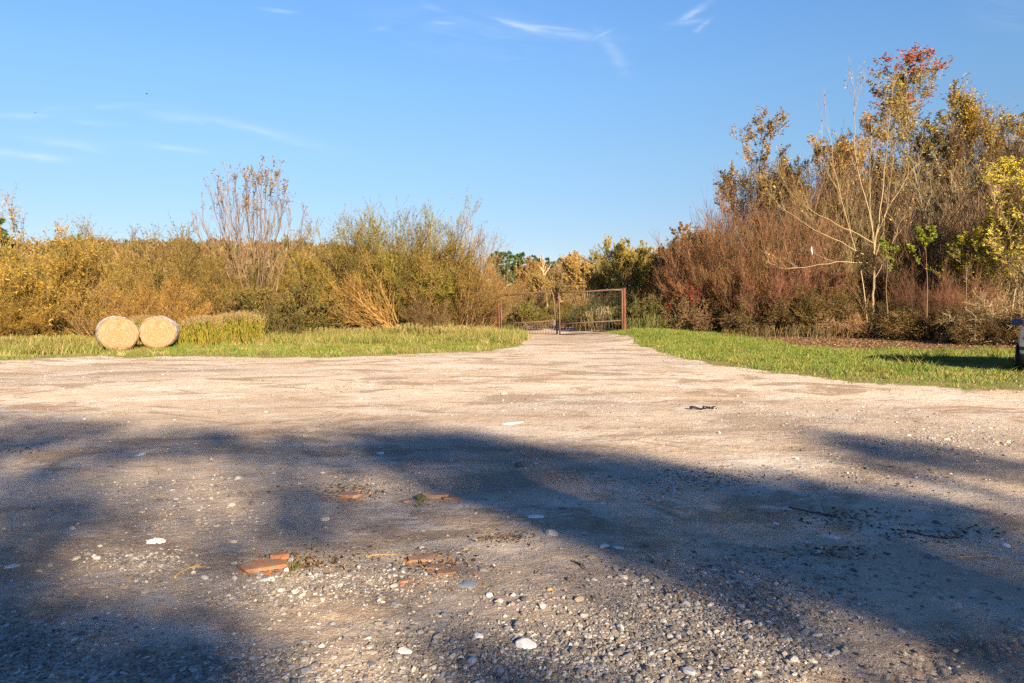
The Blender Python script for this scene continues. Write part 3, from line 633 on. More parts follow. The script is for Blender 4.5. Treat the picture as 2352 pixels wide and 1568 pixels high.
GL, GM, GRT = 'willow bushes along the left verge', 'trees and bushes seen past the gate', 'trees and shrubs along the right verge'
P_ = [
    # left verge, front
    ('gold', k_gold, 'willow_shrub', 'tall golden willow bush with drooping yellow leaves at the left end of the thicket', 'shrub', 40, 31, 468, 0, GL),
    ('gold', k_gold, 'willow_shrub', 'golden willow bush left of and behind the bales, with a pale leaning stem low down', 'shrub', 130, 32, 545, 2.2, GL),
    ('gold', k_gold, 'willow_shrub', 'low yellow leaved bush in rough grass at the bottom left corner of the thicket', 'shrub', 30, 28, 640, 4.1, GL),
    ('gold2', k_gold2, 'willow_shrub', 'rounded brownish gold bush rising straight behind the left bale', 'shrub', 238, 35, 520, .4, GL),
    ('gold2', k_gold2, 'willow_shrub', 'broad golden brown bush with even top behind the right bale', 'shrub', 358, 36, 512, 2.9, GL),
    ('twig', k_twig, 'willow_shrub', 'grey gold bush of straight thin twigs just over the left bale', 'shrub', 235, 31, 628, 1.2, GL),
    ('twig', k_twig, 'willow_shrub', 'small ochre bush of fine twigs just over the right bale', 'shrub', 362, 31, 618, 3.8, GL),
    ('gold2', k_gold2, 'willow_shrub', 'ochre bush between the golden thicket and the tall bare saplings', 'shrub', 455, 38, 555, 4.6, GL),
    ('brown', k_brown, 'thorn_shrub', 'brown tangle of bare twigs at the foot of the tall saplings', 'shrub', 520, 36, 628, 0, GL),
    ('brown', k_brown, 'thorn_shrub', 'dark brown twiggy bush behind the tall weeds, just right of the sapling stems', 'shrub', 600, 35, 640, 2.1, GL),
    ('grn', k_grn, 'bramble_bush', 'olive green round bush between the saplings and the big willow', 'shrub', 655, 35, 640, .3, GL),
    ('dark', k_dark, 'bramble_bush', 'low dark green bush in shade to the right of the tall yellow weeds', 'shrub', 632, 32.5, 695, .9, GL),
    ('dark', k_dark, 'bramble_bush', 'dark shaded undergrowth below the leaning orange branches', 'shrub', 735, 35.5, 690, 3.1, GL),
    ('will', k_will, 'willow_shrub', 'largest willow bush, wide olive dome in the middle of the left thicket', 'shrub', 880, 38.5, 486, 0, GL),
    ('will2', k_will2, 'willow_shrub', 'tall olive green willow with upright tips joined to the right of the widest dome', 'shrub', 960, 38, 462, 0, GL),
    ('will2', None, 'willow_shrub', 'olive willow forming the left shoulder of the widest dome, behind the leaning branches', 'shrub', 790, 39.5, 512, 2.5, GL),
    ('lean', k_lean, 'willow_shrub', 'willow with bare orange branches leaning far over to the left', 'shrub', 912, 35.4, 575, 0, GL),
    ('tan', k_tan, 'dogwood_shrub', 'reddish tan bush of fine upright twigs left of the gate', 'shrub', 1048, 37, 505, 0, GL),
    ('tan', k_tan, 'dogwood_shrub', 'low tan bush right beside the red left gate post', 'shrub', 1088, 41, 588, 2.4, GL),
    ('brown', k_brown, 'thorn_shrub', 'brown low thicket between the widest willow and the verge grass', 'shrub', 985, 35.2, 668, 1.0, GL),
    # left verge, behind
    ('gold2b', lambda: bush(41, 5, 7, 70, 9, 6, 62, leaf=OLIVE_L + GOLD_L[:3], bark=TAN_T, nl=9), 'far_shrub', 'rust brown bush top showing behind the golden bushes at far left', 'shrub', 170, 46, 560, 0, GL),
    ('gold2b', None, 'far_shrub', 'rust brown bush behind the even topped golden bush', 'shrub', 400, 47, 560, 2, GL),
    ('gold2b', None, 'far_shrub', 'rust brown bush seen through the stems of the bare saplings', 'shrub', 540, 48, 580, 4, GL),
    ('gold2b', None, 'far_shrub', 'rust brown bush between the saplings and the widest willow, furthest back', 'shrub', 690, 48, 588, 5.2, GL),
    ('gold2b', None, 'far_shrub', 'rust brown bush hidden for the most part behind the golden bush at the left end', 'shrub', 60, 46, 545, 3.1, GL),
    # past the gate
    ('tan', k_tan, 'dogwood_shrub', 'pale orange bush behind the left gate post', 'shrub', 1165, 56, 628, 1.0, GM),
    ('far', k_far, 'autumn_tree', 'orange tan tree over the left leaf of the gate, in front of the conifers', 'tree', 1205, 90, 590, 0, GM),
    ('far', None, 'autumn_tree', 'orange tan tree just right of the conifers, behind the dead snag', 'tree', 1272, 98, 598, 1.7, GM),
    ('far', None, 'autumn_tree', 'orange brown tree over the right leaf of the gate', 'tree', 1335, 82, 576, 3.3, GM),
    ('far2', k_far2, 'willow_tree', 'olive gold willow tree, tallest of those behind the gate', 'tree', 1425, 60, 545, 0, GM),
    ('far2', None, 'willow_tree', 'gold willow tree just right of the tallest one behind the gate', 'tree', 1500, 66, 572, 2.0, GM),
    ('far2', None, 'willow_tree', 'olive willow tree beyond the right gate post, partly behind reddish twigs', 'tree', 1560, 53, 560, 4.0, GM),
    ('far', None, 'autumn_tree', 'pale gold feathery tree at the left tip of the red twigged thicket', 'tree', 1575, 47, 516, 5.0, GM),
    ('far', None, 'autumn_tree', 'orange tan tree furthest back above the middle of the gate', 'tree', 1303, 108, 594, .6, GM),
    ('far2', None, 'willow_tree', 'yellow green tree above the middle of the right gate leaf', 'tree', 1378, 88, 580, 1.1, GM),
    ('far2', None, 'willow_tree', 'gold tree filling the gap right of the tallest willow behind the gate', 'tree', 1462, 76, 574, 2.6, GM),
    ('far2', None, 'willow_tree', 'gold tree further back above the dark bush by the right gate post', 'tree', 1530, 72, 566, 5.1, GM),
    ('far', None, 'autumn_tree', 'pale tan tree behind the left tip of the red twigged thicket', 'tree', 1610, 60, 532, 2.2, GM),
    ('far2', None, 'willow_tree', 'low yellow green tree just over the top rail of the right gate leaf', 'tree', 1385, 62, 612, 4.4, GM),
    ('far', None, 'autumn_tree', 'low orange tan tree just over the top rail of the left gate leaf', 'tree', 1240, 72, 620, 3.9, GM),
    ('grn', k_grn, 'bramble_bush', 'olive green bush seen through the left leaf of the gate', 'shrub', 1225, 45, 690, 2.0, GM),
    ('twig', k_twig, 'thorn_shrub', 'brown gold bush on the track side behind the gate centre', 'shrub', 1300, 52, 672, 2.0, GM),
    ('dark', k_dark, 'bramble_bush', 'dark green bush seen through the right leaf of the gate', 'shrub', 1392, 46, 685, 1.0, GM),
    ('dark', None, 'bramble_bush', 'dark green low bush behind the middle of the right gate leaf', 'shrub', 1340, 44, 705, 3.0, GM),
    ('grn', None, 'bramble_bush', 'olive bush behind the inner edges of both gate leaves', 'shrub', 1285, 48, 690, 4.0, GM),
    ('grn', None, 'bramble_bush', 'olive bush behind the hinge side of the left gate leaf', 'shrub', 1165, 46, 685, 5.0, GM),
    ('bram2', k_bram2, 'bramble_bush', 'brown green bush behind the hinge side of the right gate leaf', 'shrub', 1425, 49, 668, 5.0, GM),
    ('dark', k_dark, 'bramble_bush', 'dark green bush right of the right gate post', 'shrub', 1478, 40.5, 680, 2.0, GM),
    ('bram2', k_bram2, 'bramble_bush', 'dark brown green undergrowth between the right gate post and the red leaved bush', 'shrub', 1535, 41, 672, 0, GM),
    # right verge
    ('red', k_red, 'dogwood_shrub', 'red brown dogwood, leftmost of the tall right thicket', 'shrub', 1632, 41, 476, 0, GRT),
    ('red', None, 'dogwood_shrub', 'red brown dogwood below the left poplar with golden leaves', 'shrub', 1712, 40, 436, 2.0, GRT),
    ('red', None, 'dogwood_shrub', 'dense dark red dogwood left of the pale bare tree', 'shrub', 1800, 39, 432, 4.0, GRT),
    ('red2', k_red2, 'dogwood_shrub', 'red twigged shrub spreading low in front of the dense dogwoods', 'shrub', 1765, 37.2, 545, 0, GRT),
    ('pop', k_pop, 'poplar_tree', 'poplar with golden leafy top, furthest left of the tall trees', 'tree', 1768, 46, 284, 0, GRT, TP),
    ('pop', None, 'poplar_tree', 'shorter golden poplar beside the leftmost poplar', 'tree', 1828, 47, 318, 2.3, GRT, TP),
    ('brush', k_brush, 'thorn_shrub', 'brown twiggy shrub behind the arching branches of the pale bare tree', 'shrub', 1885, 42, 385, 0, GRT),
    ('bare', k_bare, 'alder_tree', 'thin nearly leafless tree behind the pale bare tree', 'tree', 1950, 45, 300, 0, GRT, TP),
    ('popr', k_popr, 'poplar_tree', 'tallest poplar, its topmost leaves turned red', 'tree', 2140, 42, 180, 0, GRT, TP),
    ('pop', None, 'poplar_tree', 'poplar with sparse olive leaves between the pale bare tree and the red topped one', 'tree', 2065, 46, 250, 4.1, GRT, TP),
    ('bare', None, 'alder_tree', 'bare brown tree to the right of the red topped poplar', 'tree', 2262, 43, 204, 2.0, GRT, TP),
    ('bare', None, 'alder_tree', 'bare brown tree cut off by the right edge of the photo', 'tree', 2362, 44, 212, 4.0, GRT, TP),
    ('brush', None, 'thorn_shrub', 'brown twiggy shrub under the red topped poplar', 'shrub', 2165, 39, 425, 2.2, GRT),
    ('brush', None, 'thorn_shrub', 'brown twiggy shrub behind the yellow green birch', 'shrub', 2270, 38, 400, 4.0, GRT),
    ('brush', None, 'thorn_shrub', 'olive brown shrub directly behind the trunk of the pale bare tree', 'shrub', 2040, 40, 452, 5.2, GRT),
    ('bare', None, 'alder_tree', 'bare brown tree at the right edge, in front of the one that is cut off', 'tree', 2318, 41, 225, 1.1, GRT, TP),
    ('bare', None, 'alder_tree', 'bare brown tree close behind the red topped poplar', 'tree', 2190, 44, 262, 3.0, GRT, TP),
    ('bare', None, 'alder_tree', 'bare brown tree left of the pale bare tree, right of the golden poplars', 'tree', 1880, 46, 330, 5.3, GRT, TP),
    ('bare', None, 'alder_tree', 'low bare tree between the two golden poplars and the dogwoods', 'tree', 1790, 44, 390, .4, GRT, TP),
    ('brush', None, 'thorn_shrub', 'tall brown shrub between the golden poplars and the pale bare tree, furthest back', 'shrub', 1868, 45, 338, 2.4, GRT),
    ('brush', None, 'thorn_shrub', 'tall brown shrub right behind the two golden poplars', 'shrub', 1795, 48, 365, 4.9, GRT),
    ('brush', None, 'thorn_shrub', 'tall brown shrub behind the red topped poplar, between the bare trees', 'shrub', 2150, 46, 300, 1.9, GRT),
    ('brush', None, 'thorn_shrub', 'tall brown shrub filling the gap left of the pale bare tree top', 'shrub', 1920, 43.5, 345, 1.1, GRT),
    ('brush', None, 'thorn_shrub', 'tall brown shrub in the gap right of the pale bare tree top', 'shrub', 2085, 43.5, 335, 3.1, GRT),
    ('brush', None, 'thorn_shrub', 'tall brown shrub beneath the two bare trees at the right', 'shrub', 2215, 42, 318, .7, GRT),
    ('brush', None, 'thorn_shrub', 'tall brown shrub at the right edge behind the birches', 'shrub', 2345, 41.5, 320, 5.7, GRT),
    ('red', None, 'dogwood_shrub', 'tall red brown dogwood behind the leftmost one, below the two poplars', 'shrub', 1680, 43, 425, 3.0, GRT),
    ('red', None, 'dogwood_shrub', 'tall red brown dogwood right of the golden poplars', 'shrub', 1850, 42.5, 400, 5.0, GRT),
    ('red2', None, 'dogwood_shrub', 'red twigged dogwood at the left tip of the tall thicket', 'shrub', 1590, 43, 530, 1.0, GRT),
    ('yel', k_yel, 'birch_tree', 'yellow green leafy birch at the right edge', 'tree', 2312, 34.5, 352, 0, GRT, TP),
    ('yel', None, 'birch_tree', 'lower yellow green birch over the thin metal pole', 'tree', 2268, 35.5, 500, 3.7, GRT, TP),
    ('sum', k_sum, 'rowan_sapling', 'bright green leaved sapling against the trunk of the pale bare tree', 'tree', 2048, 33.5, 548, 0, GRT, TP),
    ('sum', None, 'rowan_sapling', 'slim sapling with a flat top of yellow green leaves right of the pale bare tree', 'tree', 2122, 33, 522, 2.0, GRT, TP),
    ('red2', None, 'dogwood_shrub', 'low red twigged shrub between the bare tree and the metal pole', 'shrub', 2130, 34.5, 588, 2.0, GRT),
    ('red2', None, 'dogwood_shrub', 'brownish red low shrub right under the metal pole', 'shrub', 2222, 33.5, 600, 4.0, GRT),
    ('redl', k_redl, 'spindle_bush', 'small bush of bright crimson leaves right of the gate', 'shrub', 1588, 39, 656, 0, GRT),
    ('bram', k_bram, 'bramble_bush', 'dark bramble beside the crimson bush', 'shrub', 1628, 38.5, 672, 0, GRT),
    ('bram2', None, 'bramble_bush', 'brown green bramble under the leftmost dogwood', 'shrub', 1700, 37.5, 690, 1.0, GRT),
    ('bram', None, 'bramble_bush', 'brown bramble under the dense dogwood', 'shrub', 1785, 36.5, 668, 2.0, GRT),
    ('bram2', None, 'bramble_bush', 'brown bramble under the hanging white strip', 'shrub', 1868, 36.2, 648, 3.0, GRT),
    ('bram', None, 'bramble_bush', 'brown bramble close to the left of the bare tree trunk', 'shrub', 1945, 36, 686, 4.0, GRT),
    ('dry', k_dry, 'bramble_bush', 'pale dry bramble in the sun left of the bare tree foot', 'shrub', 1925, 34.8, 705, 0, GRT),
    ('bram2', None, 'bramble_bush', 'dark bramble right of the bare tree trunk', 'shrub', 2060, 35, 682, 5.0, GRT),
    ('bram', None, 'bramble_bush', 'shaded dark bramble in the dip between bare tree and pole', 'shrub', 2140, 32.5, 706, 5.5, GRT),
    ('bram2', None, 'bramble_bush', 'dark bramble around the foot of the metal pole', 'shrub', 2215, 31.5, 690, .5, GRT),
    ('dry', None, 'bramble_bush', 'sunlit tan tangle of dry bramble left of the car', 'shrub', 2318, 29, 662, 2.0, GRT),
    ('bram', None, 'bramble_bush', 'dark low bramble on the bare soil left of the car', 'shrub', 2285, 28.5, 710, 1.5, GRT),
    ('bram2', None, 'bramble_bush', 'brown bramble mostly behind the car', 'shrub', 2390, 28, 690, 2.5, GRT),
]


SQ = {2312: 1.25, 2268: 1.2, 880: .88, 2140: 1.5, 1768: 1.25, 1828: 1.2}


def build_plants():
    for row in P_:
        key, mk, name, label, cat, px, d, top, rz, grp = row[:10]
        parts = row[10] if len(row) > 10 else (TP if cat == 'tree' else ('stem', 'foliage'))
        plant(key, mk, name, label, cat, px, d, top=top, rz=rz, group=grp, parts=parts, squash=SQ.get(px, 1.0))


def line(pts, d, K=12, zig=.0, r=None, dd=0.0):
    """polyline through measured points at distance d, resampled to K"""
    P = np.array([at(a, b, d + dd * i) for i, (a, b) in enumerate(pts)]); s = np.r_[0, np.cumsum(np.linalg.norm(np.diff(P, axis=0), axis=1))]
    u = np.linspace(0, s[-1], K); Q = np.stack([np.interp(u, s, P[:, k]) for k in range(3)], 1)
    for _ in range(2): Q[1:-1] = .25 * Q[:-2] + .5 * Q[1:-1] + .25 * Q[2:]
    if zig: Q[1:] += (r or rng).normal(0, zig, (K - 1, 3))
    return Q


def build_pale_tree():
    """the pale bare tree with several stems, branch by branch"""
    r = np.random.default_rng(31); d = 35.2; g = Geo(); lf = Geo(); base = at(2003, 774, d); base[2] = float(ground_z(base[:1], base[1:2])[0]) - .1
    bark = [(.24, .18, .10), (.28, .21, .12), (.19, .14, .08)]
    L = [([(2003, 776), (2007, 700), (2007, 633), (2008, 560)], .15, .10, 0),
         ([(2008, 575), (2019, 502), (2027, 438), (2032, 390), (2041, 294), (2048, 231), (2054, 173)], .085, .012, .15),
         ([(2008, 575), (2005, 512), (1987, 448), (1965, 387), (1963, 326), (1965, 259), (1961, 192), (1958, 162)], .07, .010, -.12),
         ([(1998, 770), (1990, 690), (1979, 620), (1962, 565), (1946, 502), (1927, 448), (1915, 390), (1909, 326), (1899, 252)], .06, .008, -.05),
         ([(2009, 560), (1971, 537), (1936, 524), (1895, 502), (1844, 470), (1808, 432), (1792, 398)], .05, .006, -.3),
         ([(2006, 600), (1962, 569), (1904, 547), (1841, 509), (1795, 478), (1761, 441)], .05, .006, -.45),
         ([(2009, 556), (2013, 550), (2032, 486), (2073, 428), (2086, 390), (2118, 371)], .05, .008, .3),
         ([(2006, 604), (1936, 601), (1872, 608), (1824, 620), (1780, 611), (1752, 596)], .04, .006, -.5),
         ([(2010, 590), (2024, 560), (2030, 502), (2046, 422), (2053, 350), (2062, 300)], .05, .007, .4),
         ([(2008, 570), (2000, 500), (1996, 420), (2000, 340), (1998, 262)], .05, .007, .45),
         ([(2008, 640), (2040, 585), (2062, 520), (2098, 470)], .035, .006, -.2)]
    allP, allR = [], []
    for pts, ra, rb, dd in L:
        Q = line(pts, d, 14, .03, r, dd); allP.append(Q); allR.append(np.linspace(ra, rb, 14))
    P0 = np.array(allP) - base; R0 = np.array(allR) * .5; g.tubes(P0, R0, 7, pick(bark, len(P0), r, .1))
    S1, D1, q1, t1, pl = sprout(P0[1:], R0[1:], 11, .3, .97, .35, .8, r, .35); L1 = np.repeat(pl, 11) * .32 * (1.1 - .7 * t1) * r.uniform(.5, 1.2, len(S1))
    P1, R1 = grow(S1, D1, L1, np.maximum(q1 * .5, .009), 7, .07, .08, .3, r); g.tubes(P1, R1, 4, pick(bark, len(P1), r))
    S2, D2, q2, t2, _ = sprout(P1, R1, 4, .2, 1, .3, .8, r, .3); L2 = np.repeat(L1, 4) * .42 * r.uniform(.5, 1.2, len(S2))
    P2, R2 = grow(S2, D2, L2, np.maximum(q2 * .6, .006), 5, .09, .08, .4, r); g.tubes(P2, R2, 3, pick(bark + BROWN_T, len(P2), r))
    S3, D3, _, _, _ = sprout(P2, R2, 3, .3, 1, .5, 1.2, r, -.3); k = (r.random(len(S3)) < .16); S3, D3 = S3[k], D3[k]
    lf.leaves(S3, D3, .13 * r.uniform(.7, 1.3, len(S3)), .08, pick(POP_L + ORNG_L, len(S3), r), r)
    t = thing('bare_tree', 'pale barked, nearly leafless tree with several stems and long branches arching to the left', 'tree', base, 0, GRT)
    obj('trunk', g.mesh('trunk', True), M_BARK, t); obj('crown', lf.mesh('crown'), M_LEAF, t)


def build_saplings():
    """the clump of tall thin saplings over the left thicket"""
    r = np.random.default_rng(33); d = 40.0; g = Geo(); lf = Geo(); base = at(585, 735, d); base[2] = float(ground_z(base[:1], base[1:2])[0]) - .05
    bark = [(.115, .08, .05), (.09, .062, .042), (.15, .105, .06)]
    tops = [(442, 500), (462, 470), (482, 425), (500, 410), (520, 402), (540, 400), (562, 398), (582, 396), (600, 392), (622, 398), (640, 402), (655, 425), (672, 462), (700, 480), (718, 505), (510, 440), (570, 420), (610, 415), (590, 405), (535, 430), (645, 470), (475, 520)]
    P0, R0 = [], []
    for i, (a, b) in enumerate(tops):
        f = 588 + (a - 585) * .22 + r.normal(0, 7); m = f + (a - f) * .42 + r.normal(0, 5)
        P0.append(line([(f, 742), (f + (m - f) * .4, 665), (m, 590), (a * .75 + m * .25, 500 if b < 450 else 560), (a, b)], d, 14, .03, r, r.normal(0, .25))); R0.append(np.linspace(r.uniform(.03, .05), .008, 14))
    P0 = np.array(P0) - base; R0 = np.array(R0); g.tubes(P0, R0, 5, pick(bark, len(P0), r))
    S1, D1, q1, t1, pl = sprout(P0, R0, 20, .25, .98, .25, .6, r, .45); L1 = np.repeat(pl, 20) * .26 * (1.15 - .8 * t1) * r.uniform(.5, 1.2, len(S1))
    P1, R1 = grow(S1, D1, L1, np.maximum(q1 * .55, .009), 6, .07, .10, .5, r); g.tubes(P1, np.maximum(R1, .006), 3, pick(BROWN_T + bark, len(P1), r))
    S2, D2, q2, t2, _ = sprout(P1, R1, 5, .3, 1, .25, .6, r, .4); L2 = np.repeat(L1, 5) * .45 * r.uniform(.5, 1.2, len(S2))
    P2, R2 = grow(S2, D2, L2, np.maximum(q2 * .6, .006), 4, .08, .08, .6, r); g.tubes(P2, np.maximum(R2, .005), 3, pick(BROWN_T, len(P2), r))
    zt = 8.8
    S3, D3, _, _, _ = sprout(np.concatenate([P2, P2]), np.concatenate([R2, R2]), 5, .3, 1, .6, 1.3, r, -.5); zf = S3[:, 2] / zt
    c = np.exp(-((S3[:, 0] - .6) / 1.5) ** 2); k = r.random(len(S3)) < np.clip((zf - .72) * 2.6, 0, 1) * (.10 + .34 * c) + .003; S3, D3 = S3[k], D3[k]
    lf.leaves(S3, D3, .12 * r.uniform(.7, 1.3, len(S3)), .06, np.array([.62, .6, .6]) * pick(POP_L + [(.30, .15, .03)], len(S3), r, .4), r)
    t = thing('aspen_clump', 'clump of tall thin bare saplings with a few orange leaves at the tips', 'tree', base, 0, GL)
    obj('trunk', g.mesh('trunk', True), M_BARK, t); obj('crown', lf.mesh('crown'), M_LEAF, t)


def build_snag():
    g = Geo(); d = 80.; r = np.random.default_rng(34); base = at(1254, 668, d)
    base[2] = 0
    P = line([(1258, 712), (1254, 665), (1248, 625), (1245, 600), (1243, 582)], d, 10, .04, r) - base; g.tubes(P[None], np.linspace(.11, .04, 10)[None], 6, np.array([[.30, .21, .12]]))
    S, D, q, t_, _ = sprout(P[None], np.linspace(.2, .05, 10)[None], 9, .4, .95, .5, 1.0, r, .2); P1, R1 = grow(S, D, r.uniform(.5, 1.6, 9), .045, 5, .1, .05, .4, r); g.tubes(P1, R1, 4, (.46, .35, .22))
    t = thing('dead_tree', 'slim pale dead trunk standing among the orange trees behind the gate', 'tree', base, 0, GM); obj('trunk', g.mesh('trunk', True), M_BARK, t)


def conifer(seed, Hh=16.):
    r = np.random.default_rng(seed); g = Geo(); lf = Geo(); g.tubes(np.array([[[0, 0, z] for z in np.linspace(-.3, Hh, 8)]]), np.linspace(.24, .03, 8)[None], 6, (.22, .15, .10))
    n = 90; t = r.uniform(.22, .98, n); a = r.random(n) * 6.283; L = (1.02 - t) ** .8 * Hh * .23 * r.uniform(.7, 1.15, n) + .2
    S = np.stack([0 * t, 0 * t, t * Hh], 1); D = np.stack([np.cos(a), np.sin(a), r.uniform(-.25, .25, n)], 1)
    P, R = grow(S, D, L, .05, 5, .05, .03, .3, r); g.tubes(P, R, 3, (.20, .14, .09))
    S2, D2, _, _, _ = sprout(P, R, 26, .1, 1, .5, 1.3, r, .1)
    lf.leaves(S2, D2, r.uniform(.4, .9, len(S2)), r.uniform(.18, .34, len(S2)), pick([(.045, .085, .03), (.06, .105, .035), (.035, .065, .028), (.085, .115, .04)], len(S2), r, .3), r)
    return g, lf


def build_conifers():
    r = np.random.default_rng(35)
    for i, (px, d, top) in enumerate([(1128, 205, 582), (1143, 215, 576), (1158, 210, 579), (1172, 218, 577), (1186, 212, 583), (1199, 220, 580), (1213, 214, 590), (1226, 222, 586), (1241, 216, 594), (1256, 224, 592), (1270, 230, 600), (1286, 226, 592), (1296, 224, 596), (1305, 232, 604), (1150, 235, 580), (1192, 238, 584), (1234, 240, 592)]):
        plant('con%d' % (i % 3), (lambda k=i: conifer(50 + k % 3)), 'conifer', 'dark green conifer in the distant stand behind the gate', 'tree', px, d, top=top, rz=i * 1.3, group='distant conifers behind the gate', parts=TP)
    for px, top, d in [(-12, 497, 120), (6, 502, 118), (-30, 505, 124)]:
        plant('con1', None, 'conifer', 'dark conifer tip over the golden bush at the left edge', 'tree', px, d, top=top, rz=px, group='conifers at the left edge', parts=TP)


def build_wood():
    """the far hillside wood and the scrub that closes the view behind the thickets"""
    r = np.random.default_rng(36); lf = Geo()
    pos = []
    n = 2600; y = r.uniform(120, 420, n); x = r.uniform(-.95, .12, n) * y; k = (x < -.03 * y - 6); pos.append(np.c_[x, y, np.full(n, 1.)][k])
    n = 520; y = r.uniform(85, 130, n); x = r.uniform(.28, 1.0, n) * y; pos.append(np.c_[x, y, np.full(n, .85)])
    n = 420; y = r.uniform(72, 110, n); x = r.uniform(-.95, -.12, n) * y; pos.append(np.c_[x, y, np.full(n, .45)])
    n = 160; y = r.uniform(120, 190, n); x = r.uniform(-.05, .30, n) * y; pos.append(np.c_[x, y, np.full(n, .55)])
    p = np.concatenate(pos); N = len(p); z = ground_z(p[:, 0], p[:, 1]); hh = r.uniform(6.5, 11, N) * p[:, 2]; ww = hh * r.uniform(.32, .5, N)
    pal = [(.13, .078, .038), (.16, .095, .042), (.12, .08, .036), (.17, .115, .046), (.11, .088, .038), (.14, .10, .04)]
    tc = pick(pal, N, r, .2); con = r.random(N) < .035; tc[con] = (.045, .07, .03); ww[con] *= .6; hh[con] *= 1.15
    m = 130; i = np.repeat(np.arange(N), m); u = r.normal(size=(len(i), 3)); u /= np.linalg.norm(u, axis=1, keepdims=True); q = r.random(len(i)) ** .33
    zz = .55 + .45 * u[:, 2] * q; wz = np.where(con[i], (1.05 - zz) * 1.5, 1.0)
    c = np.stack([p[i, 0] + u[:, 0] * q * ww[i] * wz, p[i, 1] + u[:, 1] * q * ww[i] * wz, z[i] + hh[i] * zz], 1)
    d = u + .7 * r.normal(size=u.shape); d[:, 2] += .4
    sz = (hh[i] * .10 + .1) * r.uniform(.6, 1.4, len(i))
    lf.leaves(c - d * .0, d, sz * 1.3, sz * .7, np.clip(tc[i] * r.uniform(.7, 1.35, (len(i), 1)), 0, 1), r)
    tag(obj('wood', lf.mesh('wood'), M_LEAF), kind='stuff')


def build_weeds():
    """tall weeds with yellow green stems and faded plumes between bales and bushes, and reeds by the gate"""
    r = np.random.default_rng(37)
    def patch(name, px0, px1, d0, d1, n, top0, top1, colS, colP, plume=True):
        g = Geo(); y = r.uniform(d0, d1, n); px = r.uniform(px0, px1, n); x = (px - CX) / F * y
        k = vnoise(x, y, .55, 2, 21) > r.uniform(-.55, .35, n); x, y, px = x[k], y[k], px[k]; n = len(x)
        f = (px - px0) / (px1 - px0); topy = top0 + (top1 - top0) * f + 22 * np.abs(2 * f - 1) ** 5 + 11 * vnoise(x * 2, y * 2, 1.3, 2, 3) + np.abs(r.normal(0, 7, n))
        h = np.maximum(.25, H + (700 - topy) / F * y); S = np.c_[x, y, ground_z(x, y)]; D = np.c_[r.normal(0, .17, (n, 2)), np.ones(n)]
        P, R = grow(S, D, h, .007, 5, .05, .02, .5, r); g.tubes(P, R, 3, pick(colS, n, r))
        S2, D2, _, t2, _ = sprout(P, R, 9, .15, .85, .25, .7, r, .3); c = pick(colS, len(S2), r, .3); g.leaves(S2, D2, r.uniform(.08, .22, len(S2)), r.uniform(.010, .022, len(S2)), c, r)
        if plume:
            S3, D3, _, _, _ = sprout(P, R, 10, .8, 1., .3, 1.0, r, .3); g.leaves(S3, D3, r.uniform(.04, .12, len(S3)), r.uniform(.012, .028, len(S3)), pick(colP, len(S3), r), r)
        tag(obj(name, g.mesh(name), M_LEAF), kind='stuff')
    YG = [(.22, .21, .025), (.17, .185, .025), (.27, .21, .03), (.13, .15, .02), (.24, .16, .03)]
    PL = [(.21, .145, .08), (.26, .185, .11), (.17, .12, .06)]
    patch('weeds', 400, 500, 27.5, 30, 700, 736, 722, YG, PL)
    patch('weeds', 470, 600, 29, 32.5, 1000, 726, 708, YG, PL)
    patch('weeds', 300, 350, 28, 30, 350, 728, 724, YG, PL)
    patch('undergrowth', -60, 225, 25.2, 28.5, 1500, 775, 770, OLIVE + STRAW + GREEN[2:], PL, False)
    patch('undergrowth', 590, 1135, 33, 36.0, 2200, 752, 748, STRAW + OLIVE, PL, False)
    patch('reeds', 1330, 1430, 42, 46, 150, 712, 700, [(.26, .20, .10), (.20, .15, .07), (.30, .24, .13)], [(.30, .24, .13)])
    patch('reeds', 1338, 1375, 54, 57, 200, 668, 664, [(.30, .24, .10), (.25, .19, .07)], [(.32, .26, .12)])
    patch('undergrowth', 1440, 1640, 38, 41, 1100, 728, 722, DARK_L + OLIVE, PL, False)
    patch('undergrowth', 1660, 2360, 33.5, 37.0, 1500, 748, 722, BRAM_L + STRAW[3:], PL, False)


build_plants(); build_pale_tree(); build_saplings(); build_snag(); build_conifers(); build_wood(); build_weeds()
# ------------------------------------------------------------------ objects
def gz1(x, y): return float(ground_z(np.array([float(x)]), np.array([float(y)]))[0])


M_RUST = m_solid('rusty_iron', (.155, .04, .017), .85, .0, scale=5, bump=.3, col2=(.06, .022, .014))
M_RUST_D = m_solid('dark_rusty_pipe', (.10, .05, .027), .75, .0, scale=9, bump=.2, col2=(.055, .03, .02))
M_IRON = m_solid('old_iron', (.06, .05, .045), .6, .3, scale=9)


def tube_obj(name, lines, rad, mat, parent, origin, sides=8, K=None):
    g = Geo()
    for P in lines:
        P = np.asarray(P, float) - origin; g.tubes(P[None], np.full((1, len(P)), rad), sides, cap=True)
    return obj(name, g.mesh(name, sides > 5), mat, parent)


def seg(a, b, n=2): return np.linspace(a, b, n)


